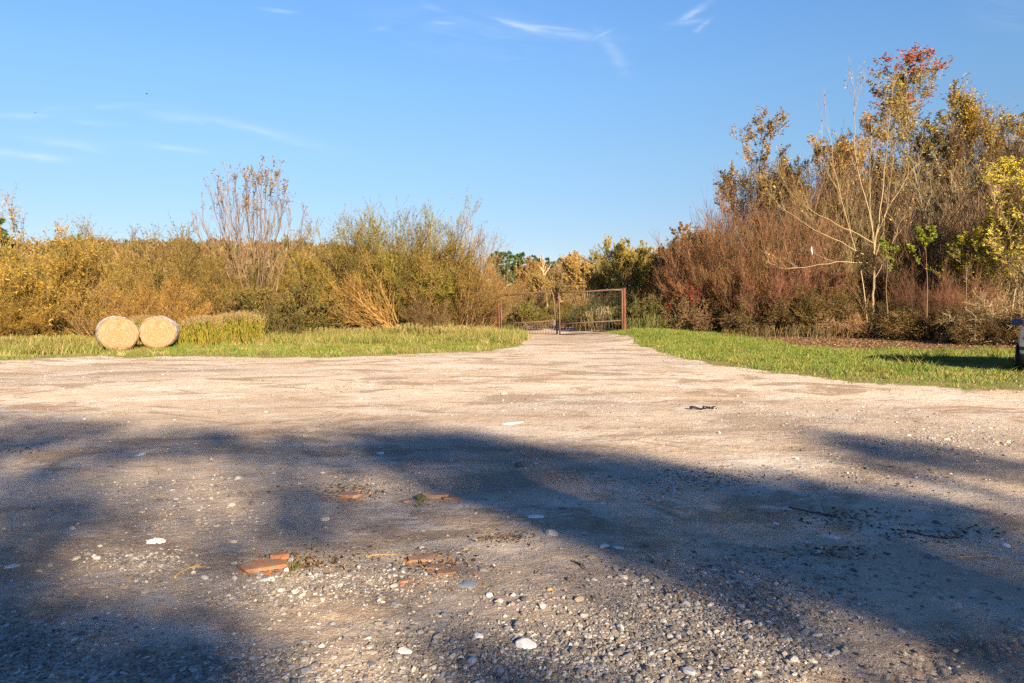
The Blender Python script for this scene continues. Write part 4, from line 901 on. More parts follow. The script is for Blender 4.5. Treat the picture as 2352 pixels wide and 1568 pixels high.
def build_gate():
    GP = 'two posts of the rusty gate'; GLF = 'two leaves of the rusty gate'
    for (bx, tx, ty, d, lab) in [(1148, 1143, 677, 39.2, 'leaning square rust red post left of the gate'), (1434, 1433, 662, 37.6, 'dark rust red post right of the gate, taller, half hidden by grass')]:
        a = at(bx, 770, d); b = at(tx, ty, d); a[2] = gz1(a[0], a[1]) - .2; o = np.array([a[0], a[1], a[2] + .2])
        t = thing('gate_post', lab, 'gate post', o, 0, GP)
        g = Geo(); g.tubes(seg(a - o, b - o, 6)[None], np.full((1, 6), .115 if bx < 1300 else .09), 4, cap=True); obj('shaft', g.mesh('shaft'), M_RUST, t)
        g = Geo(); c = b - o; g.box(c + [-.1, -.1, .002], c + [.1, .1, .02]); obj('cap_plate', g.mesh('cap_plate'), M_IRON, t)
        for f in (.25, .85):
            c = (a - o) * (1 - f) + (b - o) * f; s = 1 if bx < 1300 else -1; g = Geo()
            g.tubes((c + np.array([[s * .085, -.02, -.07], [s * .085, -.02, .07]]))[None], np.full((1, 2), .028), 8, cap=True); obj('hinge', g.mesh('hinge'), M_IRON, t)
    # left leaf
    d0, d1 = 39.1, 38.4
    A = lambda px, py: at(px, py, d0 + (d1 - d0) * (px - 1150) / 130)
    o = at(1215, 768, 38.8); o[2] = gz1(o[0], o[1])
    t = thing('gate_leaf', 'left gate leaf of rusty pipe with a bent upper corner and a row of bars', 'gate', o, 0, GLF)
    tube_obj('frame', [[A(1152, 770), A(1151, 725), A(1150, 679)], [A(1150, 679), A(1210, 673.5), A(1262, 668), A(1267, 669), A(1270, 675), A(1272, 690), A(1273, 705), A(1277, 740), A(1280, 766)], [A(1280, 766), A(1215, 767), A(1152, 770)]], .044, M_RUST_D, t, o)
    tube_obj('rail', [[A(1152, 743), A(1200, 741), A(1275, 736)]], .032, M_RUST_D, t, o)
    for px in np.arange(1160, 1275, 6.2): tube_obj('bar', [[A(px, 742.6 - (px - 1152) * .055), A(px + .6, 768.5 - (px - 1152) * .015)]], .011, M_RUST_D, t, o, 6)
    W_ = [[A(px, 679.5 - (px - 1150) * .085), A(px + 2, 742.6 - (px - 1152) * .055)] for px in np.arange(1156, 1268, 5)] + [[A(1151, 690 + k * 7), A(1272, 680 + k * 7.4)] for k in range(8)]
    tube_obj('wire_mesh', W_, .0035, M_IRON, t, o, 4)
    g = Geo(); c = A(1273, 741) - o; g.box(c + [-.05, -.06, -.14], c + [.07, .03, .16]); obj('lock_box', g.mesh('lock_box'), M_IRON, t)
    # right leaf
    d0, d1 = 38.1, 37.5
    A = lambda px, py: at(px, py, d0 + (d1 - d0) * (px - 1283) / 146)
    o = at(1356, 768, 37.8); o[2] = gz1(o[0], o[1])
    t = thing('gate_leaf', 'right gate leaf of straight rusty pipe, its lower corner sunk in grass', 'gate', o, 0, GLF)
    tube_obj('frame', [[A(1286, 769), A(1285, 720), A(1283, 671)], [A(1283, 671), A(1350, 669), A(1400, 665.5), A(1429, 665)], [A(1429, 665), A(1429, 762)], [A(1429, 762), A(1350, 765), A(1286, 769)]], .044, M_RUST_D, t, o)
    tube_obj('rail', [[A(1285, 744), A(1350, 740), A(1429, 735.5)]], .032, M_RUST_D, t, o)
    for px in np.arange(1294, 1426, 7.5): tube_obj('bar', [[A(px, 743.6 - (px - 1285) * .058), A(px, 768.6 - (px - 1285) * .045)]], .005, M_RUST_D, t, o, 6)
    W_ = [[A(px, 671 - (px - 1283) * .04), A(px, 743.6 - (px - 1285) * .058)] for px in np.arange(1289, 1428, 5)] + [[A(1284, 679 + k * 7.4), A(1429, 673 + k * 7.2)] for k in range(9)]
    tube_obj('wire_mesh', W_, .0035, M_IRON, t, o, 4)


def build_bales():
    m, nt, p = mat_new('rolled_straw'); tc = nt.n('ShaderNodeTexCoord'); sp = nt.n('ShaderNodeSeparateXYZ'); nt.l(tc.outputs['Object'], sp.inputs[0])
    x, y, z = sp.outputs; rad = nt.math('SQRT', nt.math('ADD', nt.math('MULTIPLY', x, x), nt.math('MULTIPLY', z, z))); ang = nt.math('ARCTAN2', z, x)
    wob = nt.noise(tc.outputs['Object'], 2.6, 4, .6)
    sw = nt.comb(nt.math('ADD', nt.math('MULTIPLY', rad, 26), nt.math('MULTIPLY', wob, 5)), nt.math('MULTIPLY', ang, 1.6), 0.0)
    n1 = nt.noise(sw, 1.0, 7, .68); n2 = nt.noise(tc.outputs['Object'], 3.2, 6, .65, .6); n3 = nt.noise(tc.outputs['Object'], 70, 3, .7)
    c = nt.mix(nt.ramp(n1, .34, .66), c4((.17, .085, .042)), c4((.33, .19, .12)))
    c = nt.mix(nt.math('MULTIPLY', nt.ramp(n2, .52, .68), .6), c, c4((.22, .115, .045)))
    core = nt.math('MULTIPLY', nt.ramp(nt.math('ADD', rad, nt.math('MULTIPLY', nt.math('SUBTRACT', n2, .5), .5)), .26, .05), .5)
    c = nt.mix(core, c, c4((.24, .13, .05))); c = nt.mix(nt.math('MULTIPLY', nt.ramp(n3, .45, .75), .25), c, c4((.42, .255, .165)))
    nt.l(c, p.inputs['Base Color']); p.inputs['Roughness'].default_value = .85; p.inputs['Specular IOR Level'].default_value = .15
    b = nt.n('ShaderNodeBump'); b.inputs['Strength'].default_value = .8; b.inputs['Distance'].default_value = .03; nt.l(nt.math('ADD', n1, nt.math('MULTIPLY', n3, .5)), b.inputs['Height']); nt.l(b.outputs[0], p.inputs['Normal'])
    M_WRAP = m_solid('net_wrap', (.50, .46, .47), .55, scale=20, col2=(.36, .31, .30), bump=.3)
    for (px, dd, w, hgt, hd, seed, lab) in [(272, 24.8, .632, .585, -31.5, 1, 'round straw bale on the left, nearer, seen flat on with dark core rings'), (361, 26.2, .625, .57, -20, 2, 'right round straw bale, its pale net wrap showing along the top and right rim')]:
        r = np.random.default_rng(seed); na, L = 64, 1.22; a = np.arange(na) / na * 2 * np.pi
        c = at(px, 770, dd); gz = gz1(c[0], c[1]); hr = math.radians(hd); ax = np.array([math.sin(hr), math.cos(hr)])
        ctr = np.array([c[0] + ax[0] * L / 2, c[1] + ax[1] * L / 2, gz])
        wob = 1 + .012 * np.sin(3 * a + seed) + .01 * np.sin(7 * a + 2 * seed) + .006 * r.normal(size=na)
        def ring(f, y, dy=0): return np.stack([w * f * wob * np.cos(a), np.full(na, y) + dy, hgt * f * wob * np.sin(a) + hgt * .97], 1)
        fr = [.02, .12, .25, .4, .55, .7, .82, .92, .98, 1.0]; rings = []
        for f in fr: rings.append(ring(f * .985, -L / 2 + (.05 if f >= 1 else 0), .022 * vnoise(np.cos(a) * f * 3, np.sin(a) * f * 3, .6, 3, seed) - .03 * (1 - f ** 2) ** .5 * .6 + .02 * (f > .95)))
        rings += [ring(.985, 0.)]
        for f in fr[::-1]: rings.append(ring(f * .985, L / 2 - (.05 if f >= 1 else 0), .02 * vnoise(np.cos(a) * f * 3, np.sin(a) * f * 3, .6, 3, seed + 5)))
        V = np.concatenate(rings); n = len(rings); idx = np.arange(n * na).reshape(n, na)
        q = np.stack([idx[:-1], np.roll(idx[:-1], -1, 1), np.roll(idx[1:], -1, 1), idx[1:]], -1).reshape(-1, 4)
        V[:, 2] = np.maximum(V[:, 2], .0 - .02)
        # object space centred on the axis so that the straw winds round the core
        t = thing('straw_bale', lab, 'straw bale', ctr, -hr, 'two round bales on the verge')
        Vc = V - [0, 0, hgt * .97]; me = mesh('straw', Vc, [q, idx[:1, ::-1], idx[-1:]], None, True); so = obj('straw', me, m, t, (0, 0, hgt * .97))
        ys = np.r_[-L / 2 + .035, -L / 2 + .05, np.linspace(-L / 2 + .1, L / 2 - .1, 14), L / 2 - .05, L / 2 - .035]; rg = []
        for k, yv in enumerate(ys): rg.append(ring(1.0 if 0 < k < len(ys) - 1 else .985, yv) * [1, 1, 1] + np.stack([.006 * np.cos(a), 0 * a, .006 * np.sin(a)], 1) * r.normal(size=(na, 1)) * .6 + np.stack([.010 * np.cos(a), 0 * a, .010 * np.sin(a)], 1))
        V = np.concatenate(rg); n = len(rg); idx = np.arange(n * na).reshape(n, na); q = np.stack([idx[:-1], np.roll(idx[:-1], -1, 1), np.roll(idx[1:], -1, 1), idx[1:]], -1).reshape(-1, 4)
        V[:, 2] = np.maximum(V[:, 2], -.03); obj('net_wrap', mesh('net_wrap', V, [q], None, True), M_WRAP, t)
        # loose straw ends on the face and on the grass in front
        g = Geo(); n = 420; f = np.sqrt(r.random(n)) * .97; aa = r.random(n) * 6.283; pos = np.stack([w * f * np.cos(aa), np.full(n, -L / 2 - .012), hgt * f * np.sin(aa) + hgt * .97], 1)
        tdir = np.stack([-np.sin(aa) * w, r.uniform(-.25, -.02, n), np.cos(aa) * hgt], 1) + r.normal(0, .25, (n, 3)) * [1, .2, 1]
        g.leaves(pos, tdir, r.uniform(.03, .11, n), .006, pick([(.36, .21, .13), (.28, .155, .08), (.42, .26, .165), (.22, .12, .06)], n, r), r); obj('loose_straw', g.mesh('loose_straw'), M_LEAF, t)


def build_car():
    M_P = m_solid('white_car_paint', (.70, .70, .69), .3, var=.03, coat=.6); M_G = m_solid('car_glass', (.015, .02, .022), .06, scale=2)
    M_B = m_solid('black_plastic', (.025, .025, .027), .55); M_T = m_solid('tyre_rubber', (.022, .021, .02), .85, bump=.3, scale=20); M_A = m_solid('alloy', (.42, .42, .43), .35, .8)
    M_R = m_solid('red_lamp', (.40, .015, .012), .12, coat=.8); M_BL = m_solid('blue_mirror_housing', (.006, .06, .20), .3, coat=.3); M_PL = m_solid('number_plate', (.7, .7, .66), .4); M_MG = m_solid('mirror_glass', (.01, .08, .22), .3)  # mirror glass: the sky's reflection is painted in as a dark blue base
    hd = math.radians(35.6); a = np.array([math.sin(hd), math.cos(hd)]); lf = np.array([-a[1], a[0]])
    corner = np.array([11.58, 16.95]); HL, HW = 2.08, .86
    ctr = corner + a * (HL - .25) - lf * HW
    z0 = gz1(*ctr)
    t = thing('parked_car', 'white car with a blue door mirror, cut off by the right edge', 'car', (ctr[0], ctr[1], z0), math.pi / 2 - hd)
    sgn = lambda v, e: np.sign(v) * np.abs(v) ** e

    def body(th, z):
        s = np.interp(z, [.2, .28, .45, .66, .82, .97, 1.02], [.93, .965, .99, 1.0, .985, .955, .92]); e = 2 / 5.5
        return np.stack([HL * (s * .5 + .5) * sgn(np.cos(th), e), HW * s * sgn(np.sin(th), e), z - .16 * sstep(.9, 2.0, HL * sgn(np.cos(th), e)) * sstep(.6, 1.0, z)], -1)

    def cabin(th, v):
        e = 2 / 6; x0, x1 = -1.98 + .20 * v, 1.02 - .92 * v ** 1.15; w = .80 - .16 * v ** 1.4; z = .94 + .70 * v
        return np.stack([(x0 + x1) / 2 + (x1 - x0) / 2 * sgn(np.cos(th), e), w * sgn(np.sin(th), e), z - .03 * 0 * th], -1)

    def patch(fn, name, th, vs, off, mat, parent, smooth=True):
        T, Vv = np.meshgrid(th, vs, indexing='ij'); P = fn(T, Vv); eps = 1e-3; du = fn(T + eps, Vv) - P; dv = fn(T, Vv + eps) - P
        N = np.cross(du, dv); N /= np.linalg.norm(N, axis=-1, keepdims=True) + 1e-9; P = P + N * off
        n, k = T.shape; i = np.arange(n * k).reshape(n, k); q = np.stack([i[:-1, :-1], i[1:, :-1], i[1:, 1:], i[:-1, 1:]], -1).reshape(-1, 4)
        return obj(name, mesh(name, P.reshape(-1, 3), [q], None, smooth), mat, parent)
    # body shell: sides, bonnet deck and roof
    th = np.linspace(0, 2 * np.pi, 161)[:-1]; zs = [.2, .24, .28, .36, .45, .55, .66, .75, .82, .9, .97, 1.0, 1.02]
    R = [body(th, np.full_like(th, z)) for z in zs]; R += [R[-1] * [s, s, 1] + [0, 0, .012 * (1 - s)] for s in (.9, .6, .25)]
    V = np.concatenate(R); n = len(R); i = np.arange(n * 160).reshape(n, 160); q = np.stack([i[:-1], np.roll(i[:-1], -1, 1), np.roll(i[1:], -1, 1), i[1:]], -1).reshape(-1, 4)
    obj('body', mesh('body', V, [q, i[-1:], i[:1, ::-1]], None, True), M_P, t)
    vs = np.linspace(0, 1, 9); R = [cabin(th, np.full_like(th, v)) for v in vs]; top = R[-1]; c0 = top.mean(0)
    R += [c0 + (top - c0) * [s, s, 1] + [0, 0, .05 * (1 - s ** 2)] for s in (.97, .9, .7, .4, .15)]
    V = np.concatenate(R); n = len(R); i = np.arange(n * 160).reshape(n, 160); q = np.stack([i[:-1], np.roll(i[:-1], -1, 1), np.roll(i[1:], -1, 1), i[1:]], -1).reshape(-1, 4)
    obj('roof', mesh('roof', V, [q, i[-1:]], None, True), M_P, t)
    ang = lambda x, side: np.arccos(np.clip(np.sign(x) * np.abs(x) ** 3, -1, 1)) * side      # angle of a share of the length
    v = np.linspace(.14, .86, 6)
    for s in (1, -1):
        for a_, b_ in ((-.93, -.58), (-.53, .12), (.17, .84)): patch(cabin, 'side_window', (np.linspace(ang(np.float64(a_), 1), ang(np.float64(b_), 1), 14)[:: s]) * s, v, .004 if True else 0, M_G, t)
        patch(body, 'side_moulding', np.linspace(ang(np.float64(-.97), 1), ang(np.float64(.95), 1), 60)[::1] * s, np.linspace(.50, .585, 3), .008 * (1 if s > 0 else -1), M_B, t)
        patch(body, 'tail_lamp', (math.pi - np.linspace(.42, .80, 10)) * s, np.linspace(.74, .93, 4), .006 * (1 if s < 0 else -1) * -1, M_R, t)
        patch(body, 'headlamp', np.linspace(.35, .85, 10) * s, np.linspace(.70, .86, 4), .006 * (1 if s > 0 else -1), M_MG, t)
        for x in (-1.28, 1.30):
            wo = obj('wheel', None, None, t, (x, s * .80, .305))
            pr = np.array([(-.10, .20), (-.105, .27), (-.085, .298), (-.05, .305), (.05, .305), (.075, .298), (.095, .27), (.085, .20), (.06, .195)]); k = 40; b = np.arange(k) / k * 2 * np.pi
            V = np.concatenate([np.stack([r_ * np.cos(b), np.full(k, y_ * s), r_ * np.sin(b)], 1) for y_, r_ in pr]); i = np.arange(len(pr) * k).reshape(-1, k)
            q = np.stack([i[:-1], np.roll(i[:-1], -1, 1), np.roll(i[1:], -1, 1), i[1:]], -1).reshape(-1, 4); obj('tyre', mesh('tyre', V, [q], None, True), M_T, wo)
            g = Geo(); cc = np.stack([.195 * np.cos(b), np.full(k, .055 * s), .195 * np.sin(b)], 1); g.add(np.r_[cc, [[0, .07 * s, 0]]], [np.c_[np.arange(k), np.roll(np.arange(k), -1), np.full(k, k)]])
            for j in range(5):
                u = j * 1.2566; d = np.array([np.cos(u), 0, np.sin(u)]); g.tubes(np.array([[d * .03 + [0, .08 * s, 0], d * .19 + [0, .07 * s, 0]]]), np.array([[.03, .022]]), 6)
            obj('rim', g.mesh('rim'), M_A, wo)
            g = Geo(); cc = np.stack([.36 * np.cos(b), np.full(k, 0.), .36 * np.sin(b)], 1); g.add(np.r_[cc + [0, s * .052, 0], [[0, s * .052, 0]]], [np.c_[np.arange(k), np.roll(np.arange(k), -1), np.full(k, k)]]); obj('wheel_arch', g.mesh('wheel_arch'), M_B, t, (x, s * .812, .32))
        # door mirror
        mo = obj('door_mirror', None, None, t, (.62, s * .93, 1.10)); B, Fc = ICO2; V = B.copy(); V = np.sign(V) * np.abs(V) ** .6 * [.07, .125, .085]; V[:, 0] = np.maximum(V[:, 0], -.05)
        obj('housing', mesh('housing', V, [Fc], None, True), M_BL, mo)
        g = Geo(); V = np.array([[-.0525, y_ * .105, z_ * .068] for y_, z_ in ((-1, -.8), (-.8, -1), (.8, -1), (1, -.8), (1, .8), (.8, 1), (-.8, 1), (-1, .8))]); g.add(V, [np.arange(8)[None, ::-1]]); obj('mirror_glass', g.mesh('mirror_glass'), M_MG, mo)
        tube_obj('bracket', [[(0, -s * .20, -.06), (0, -s * .09, -.03)]], .022, M_B, mo, np.zeros(3))
    patch(cabin, 'rear_window', np.linspace(math.pi - .62, math.pi + .62, 24), v, .004, M_G, t); patch(cabin, 'windscreen', np.linspace(-.62, .62, 24), np.linspace(.08, .88, 6), .004, M_G, t)
    patch(body, 'bumper', np.linspace(math.pi - .95, math.pi + .95, 40), np.linspace(.22, .42, 5), .02, M_B, t)
    patch(body, 'number_plate', np.linspace(math.pi - .10, math.pi + .10, 6), np.linspace(.62, .73, 3), .01, M_PL, t)


def stone_mesh(name, px_w, px, py, r, flat=.5, aspect=.75, base=ICO2, rough=.13):
    p = gp(px, py); y = p[1]; w = px_w * math.hypot(y, H) / F * .5
    V = base[0] * (1 + rough * vnoise(base[0][:, 0] * 1.3 + r.random() * 50, base[0][:, 1] * 1.3 + base[0][:, 2] * 1.7, .9, 2)[:, None])
    for _ in range(6):                                   # a few broken facets
        n = r.normal(size=3); n /= np.linalg.norm(n); k = r.uniform(.55, .85); dd = V @ n; m = dd > k; V[m] -= np.outer(dd[m] - k, n)
    V = V * [w, w * aspect, w * flat]
    return p, V, base[1], w


def loose(name, label, cat, px, py, w, col, r, flat=.45, aspect=.75, rz=None, group=None, mat=None, sink=.35, base=ICO2, rough=.13):
    p, V, Fc, hw = stone_mesh(name, w, px, py, r, flat, aspect, base, rough)
    c = np.asarray(col) * (1 + .12 * r.normal(size=(len(V), 1)) * .6); me = mesh(name, V, [Fc], np.clip(np.broadcast_to(c, V.shape), 0, 1), False)
    o = obj(name, me, mat or M_STONE, None, (p[0], p[1], gz1(*p) + hw * flat * (1 - 2 * sink) * .6)); o.rotation_euler = (r.normal(0, .08), r.normal(0, .08), r.random() * 6.28 if rz is None else rz)
    return tag(o, label, cat, group)


def brick(label, px, py, Lpx, rz, col, seed, wf=.5, hf=.24, tilt=(0, 0), group='broken bricks on the lot'):
    r = np.random.default_rng(seed); p = gp(px, py); L = Lpx * math.hypot(p[1], H) / F; Wd, Ht = L * wf, L * hf
    n = 7; u = np.linspace(-1, 1, n); pts = []; faces = []
    for ax in range(3):
        for s in (-1, 1):
            A, B = np.meshgrid(u, u, indexing='ij'); Q = np.zeros((n, n, 3)); Q[..., ax] = s; Q[..., (ax + 1) % 3] = A; Q[..., (ax + 2) % 3] = B
            i = np.arange(n * n).reshape(n, n) + len(pts) * n * n; f = np.stack([i[:-1, :-1], i[1:, :-1], i[1:, 1:], i[:-1, 1:]], -1).reshape(-1, 4)
            faces.append(f if s > 0 else f[:, ::-1]); pts.append(Q.reshape(-1, 3))
    V = np.concatenate(pts); rad = np.linalg.norm(V, axis=1); V = V * np.minimum(1, 1.52 / rad)[:, None]
    for _ in range(5):
        nn = r.normal(size=3) * [1.4, 1, .5]; nn /= np.linalg.norm(nn); k = r.uniform(.72, 1.05); dd = V @ nn; m = dd > k; V[m] -= np.outer(dd[m] - k, nn)
    sd = int(r.integers(0, 40)); V = V * (1 + .05 * vnoise(V[:, 0] * 2 + V[:, 2], V[:, 1] * 2 - V[:, 2], .7, 3, sd)[:, None]); V = V * np.array([L, Wd, Ht]) / 2
    dust = np.clip(.48 + .9 * vnoise(V[:, 0] / L * 4 + 9, V[:, 1] / L * 4, .7, 3, seed + 3), 0, .85)[:, None]; col = np.asarray(col) * (1 - dust) + np.array([.24, .17, .115]) * dust
    c = np.asarray(col) * (1 + .25 * vnoise(V[:, 0] / L * 6, V[:, 1] / L * 6 + V[:, 2] / L * 9, .8, 3, seed)[:, None])
    o = obj('broken_brick', mesh('broken_brick', V, faces, np.clip(c, 0, 1)), M_STONE, None, (p[0], p[1], gz1(*p) + Ht * .08)); o.rotation_euler = (tilt[0], tilt[1], rz)
    return tag(o, label, 'brick', group)


def build_debris():
    r = np.random.default_rng(71)
    OR, RD, BRW = (.30, .12, .045), (.20, .09, .055), (.18, .10, .06)
    brick('long orange broken brick, largest of the brick pieces', 606, 1308, 100, .62, OR, 1, .42, .2, (.1, .05))
    brick('short rust orange brick lump touching the long orange brick', 645, 1284, 44, .1, (.36, .13, .05), 2, .7, .4)
    brick('flat dusty orange brick fragment spread over the dirt, above the reddish pieces', 975, 1283, 70, .2, (.36, .17, .09), 3, .5, .12)
    brick('brownish red brick piece in the middle of the right hand group', 993, 1303, 46, -.3, BRW, 4, .6, .2)
    brick('plain red brick corner piece, rightmost of the group by the grey slab', 1024, 1318, 42, .35, RD, 5, .75, .25)
    brick('small orange brick sliver lying apart, below the reddish pieces', 929, 1337, 38, .5, (.34, .13, .055), 6, .4, .25)
    brick('tan pink brick beside the mossy stone', 1000, 1143, 60, -.05, (.36, .20, .13), 7, .5, .24)
    brick('half buried dark red brick end right of the tan pink brick', 1034, 1146, 38, .1, (.24, .10, .06), 8, .6, .2)
    brick('orange brown brick chip among dead leaves, left of the mossy stone', 803, 1140, 48, -.3, (.34, .13, .06), 9, .55, .25)
    brick('brown brick sliver just left of the mossy stone', 935, 1152, 32, .3, (.22, .12, .08), 10, .5, .2)
    loose('stone', 'dark stone with yellow green moss between the brick pieces', 'stone', 965, 1150, 34, (.09, .10, .04), r, .7, .8)
    L = [('white flat slab lying alone on the shaded dirt', 1233, 1186, 46, (.60, .58, .58), .18, .55), ('large smooth blue grey oval pebble near the bottom edge', 1579, 1536, 38, (.34, .35, .38), .6, .75),
         ('blue grey oval pebble at the bottom, left of the whitish boulder', 1085, 1516, 30, (.28, .31, .36), .6, .8), ('biggest whitish angular stone in the foreground gravel', 1207, 1482, 46, (.56, .54, .53), .5, .8),
         ('pale broken slab at the upper edge of the gravel fan', 1388, 1254, 40, (.56, .54, .52), .28, .5), ('pale chip touching the broken slab at the top of the gravel fan', 1420, 1256, 26, (.52, .50, .48), .3, .6),
         ('white notched flake below the blue grey slab', 1098, 1460, 34, (.62, .60, .58), .3, .6), ('long white stone at the left border of the foreground gravel', 928, 1495, 34, (.60, .57, .53), .4, .6),
         ('dark grey flat stone on bare dirt below the brick group', 906, 1386, 36, (.17, .18, .20), .3, .5), ('white block shaped pebble just under the blue grey slab', 1124, 1365, 17, (.62, .60, .57), .8, .8),
         ('broad blue grey slab sunk flush beside the red brick corner', 1072, 1338, 92, (.27, .29, .30), .1, .5), ('pale blue grey flat stone in the middle distance shade', 874, 1042, 26, (.42, .44, .48), .35, .5),
         ('thin whitish slab at the sunlit edge of the shadow', 1175, 973, 56, (.56, .52, .49), .1, .4), ('grey blue slab in the darkest band of shade', 1907, 1227, 46, (.40, .43, .47), .15, .45),
         ('small grey blue slab left of the larger one in the dark band', 1856, 1241, 28, (.34, .37, .42), .2, .5), ('whitish flake on the dark shaded dirt, above the grey blue slabs', 1782, 1199, 32, (.52, .52, .52), .2, .4),
         ('pale stone near the right edge in deep shade', 2312, 1245, 22, (.54, .54, .55), .45, .8), ('white rough rubble lump left in the half shade', 359, 1244, 46, (.58, .54, .48), .3, .6),
         ('long flat blue grey stone at upper left in the shade', 319, 1046, 42, (.38, .38, .39), .15, .4), ('bluish flat stone at the left edge of the photo', 27, 1301, 34, (.30, .33, .38), .3, .5),
         ('reddish grey split stone in the right part of the gravel', 1717, 1425, 24, (.42, .34, .31), .5, .7), ('dark brown pebble right of the ochre pebbles', 1817, 1391, 18, (.20, .13, .10), .7, .8),
         ('light stone right of the black plastic scrap in the sun', 1640, 938, 26, (.62, .52, .40), .35, .6), ('teal grey flat stone tucked under the long orange brick', 612, 1336, 34, (.27, .31, .31), .3, .5),
         ('blue grey pebble between the orange brick lump and a grass tuft', 667, 1288, 22, (.26, .30, .36), .5, .7), ('white pebble right of the long orange brick end', 658, 1312, 24, (.60, .60, .60), .5, .6)]
    for lab, a, b, w, c, fl, asp in L: loose('stone', lab, 'stone', a, b, w, c, r, fl, asp)
    S = [(1145, 1389, 18), (1080, 1409, 13), (1497, 1342, 15), (1189, 1433, 26), (1485, 1527, 16), (1316, 1525, 16), (1341, 1412, 22), (1193, 1072, 28), (1267, 1227, 30), (1720, 1456, 22), (2296, 1275, 18), (2132, 1273, 24), (1877, 1447, 26), (2069, 1442, 24), (2199, 1382, 22), (1787, 1546, 18), (178, 1280, 26), (224, 1280, 22), (646, 1361, 22), (153, 1361, 14), (335, 1361, 20), (419, 1541, 26), (215, 1560, 24), (669, 1532, 22), (740, 1484, 20), (620, 1444, 16), (532, 1162, 28), (578, 1160, 24), (745, 1194, 26), (548, 1100, 24), (1440, 1275, 20), (1480, 1250, 18), (1260, 1548, 26), (1400, 1500, 20), (1150, 1540, 24), (1030, 1550, 18), (1560, 1420, 18), (1650, 1500, 18), (470, 1330, 22), (520, 1318, 20), (1290, 1460, 18), (990, 1450, 16), (1365, 1330, 16), (2150, 1195, 20), (2030, 1160, 18), (1160, 905, 20), (700, 1000, 18), (870, 1165, 18)]
    for i, (a, b, w) in enumerate(S):
        if i % 4 == 3: loose('stone', 'dark grey stone, one of many lying loose on the gravel', 'stone', a, b, w, STONE_PAL[(2, 4, 8)[i % 3]], r, r.uniform(.4, .7), r.uniform(.6, .9), group='loose dark stones')
        else: loose('stone', 'pale stone, one of many lying loose on the gravel', 'stone', a, b, w, STONE_PAL[(0, 3, 5, 9, 5)[i % 5]], r, r.uniform(.35, .65), r.uniform(.55, .9), group='loose pale stones')
    for a, b, w, c in [(1740, 1377, 16, (.44, .30, .16)), (1765, 1384, 18, (.46, .34, .2)), (1752, 1392, 14, (.36, .24, .13)), (1600, 1340, 13, (.40, .27, .15)), (1612, 1341, 14, (.28, .17, .09)), (1262, 1355, 14, (.40, .25, .12))]:
        loose('stone', 'ochre pebble on the grey gravel', 'stone', a, b, w, c, r, .7, .8, group='ochre pebbles')
    g = Geo(); rc = np.random.default_rng(44); B, Fc = ICO0
    for a, b, n, c in [(610, 1318, 60, OR), (650, 1290, 30, OR), (975, 1288, 110, (.32, .16, .08)), (1010, 1312, 60, RD), (1000, 1155, 50, (.28, .16, .10)), (800, 1146, 60, OR), (935, 1340, 25, OR), (1600, 1372, 10, OR), (1570, 1375, 14, RD)]:
        for _ in range(n):
            p = gp(a + rc.normal(0, 34), b + rc.normal(0, 7)); sz = abs(rc.normal(.004, .004)) + .002; g.add(stone_verts(B, sz, rc) + [p[0], p[1], gz1(*p) + sz * .2], [Fc], np.asarray(c) * rc.uniform(.6, 1.3))
    tag(obj('brick_rubble', g.mesh('brick_rubble'), M_STONE), kind='stuff')
    g = Geo(); ps = []
    for a, b, n, sx, sy in [(800, 1128, 260, 55, 12), (690, 1300, 160, 40, 10), (730, 1290, 200, 60, 14), (1940, 1185, 260, 70, 12), (2140, 1222, 200, 90, 10), (1150, 1236, 120, 50, 8), (980, 1290, 160, 60, 14), (1650, 1095, 200, 70, 12), (500, 1120, 60, 200, 30), (1500, 1300, 160, 300, 80), (40, 1034, 80, 30, 4), (760, 890, 150, 70, 5), (600, 875, 100, 60, 4), (1900, 1265, 130, 60, 10)]:
        for _ in range(n): ps.append(gp(a + rc.normal(0, sx), b + rc.normal(0, sy)))
    ps = np.array(ps); n = len(ps); d = rc.normal(size=(n, 3)); d[:, 2] = np.abs(d[:, 2]) * .22
    g.leaves(np.c_[ps, ground_z(ps[:, 0], ps[:, 1]) + .003], d, rc.uniform(.012, .05, n), rc.uniform(.004, .018, n), pick([(.07, .045, .028), (.12, .07, .035), (.05, .035, .025), (.22, .15, .08), (.30, .22, .12)], n, rc), rc)
    tag(obj('dead_leaves', g.mesh('dead_leaves'), M_LEAF), kind='stuff')
    # scraps, sticks
    M_BP = m_solid('black_film', (.012, .013, .016), .3); M_WP = m_solid('white_film', (.5, .54, .58), .4, var=.1)
    g = Geo(); p = gp(1612, 939); r2 = np.random.default_rng(5); P, R = grow(np.array([[-.18, 0, .03], [.02, .01, .03], [.15, 0, .02]]), np.array([[1, .1, .2], [1, -.1, -.1], [.9, .1, .15]]), np.array([.24, .2, .12]), .024, 7, .25, 0, .4, r2); g.tubes(P, R, 6, cap=True)
    tag(obj('plastic_scrap', g.mesh('plastic_scrap', True), M_BP, None, (p[0], p[1], gz1(*p))), 'crumpled black plastic scrap on the sunlit dirt', 'scrap')
    M_STICK = m_solid('dry_wood', (.10, .07, .05), .85, scale=15, bump=.3, col2=(.05, .035, .025)); M_STR = m_solid('pale_wood', (.42, .28, .12), .85, scale=15, bump=.3)
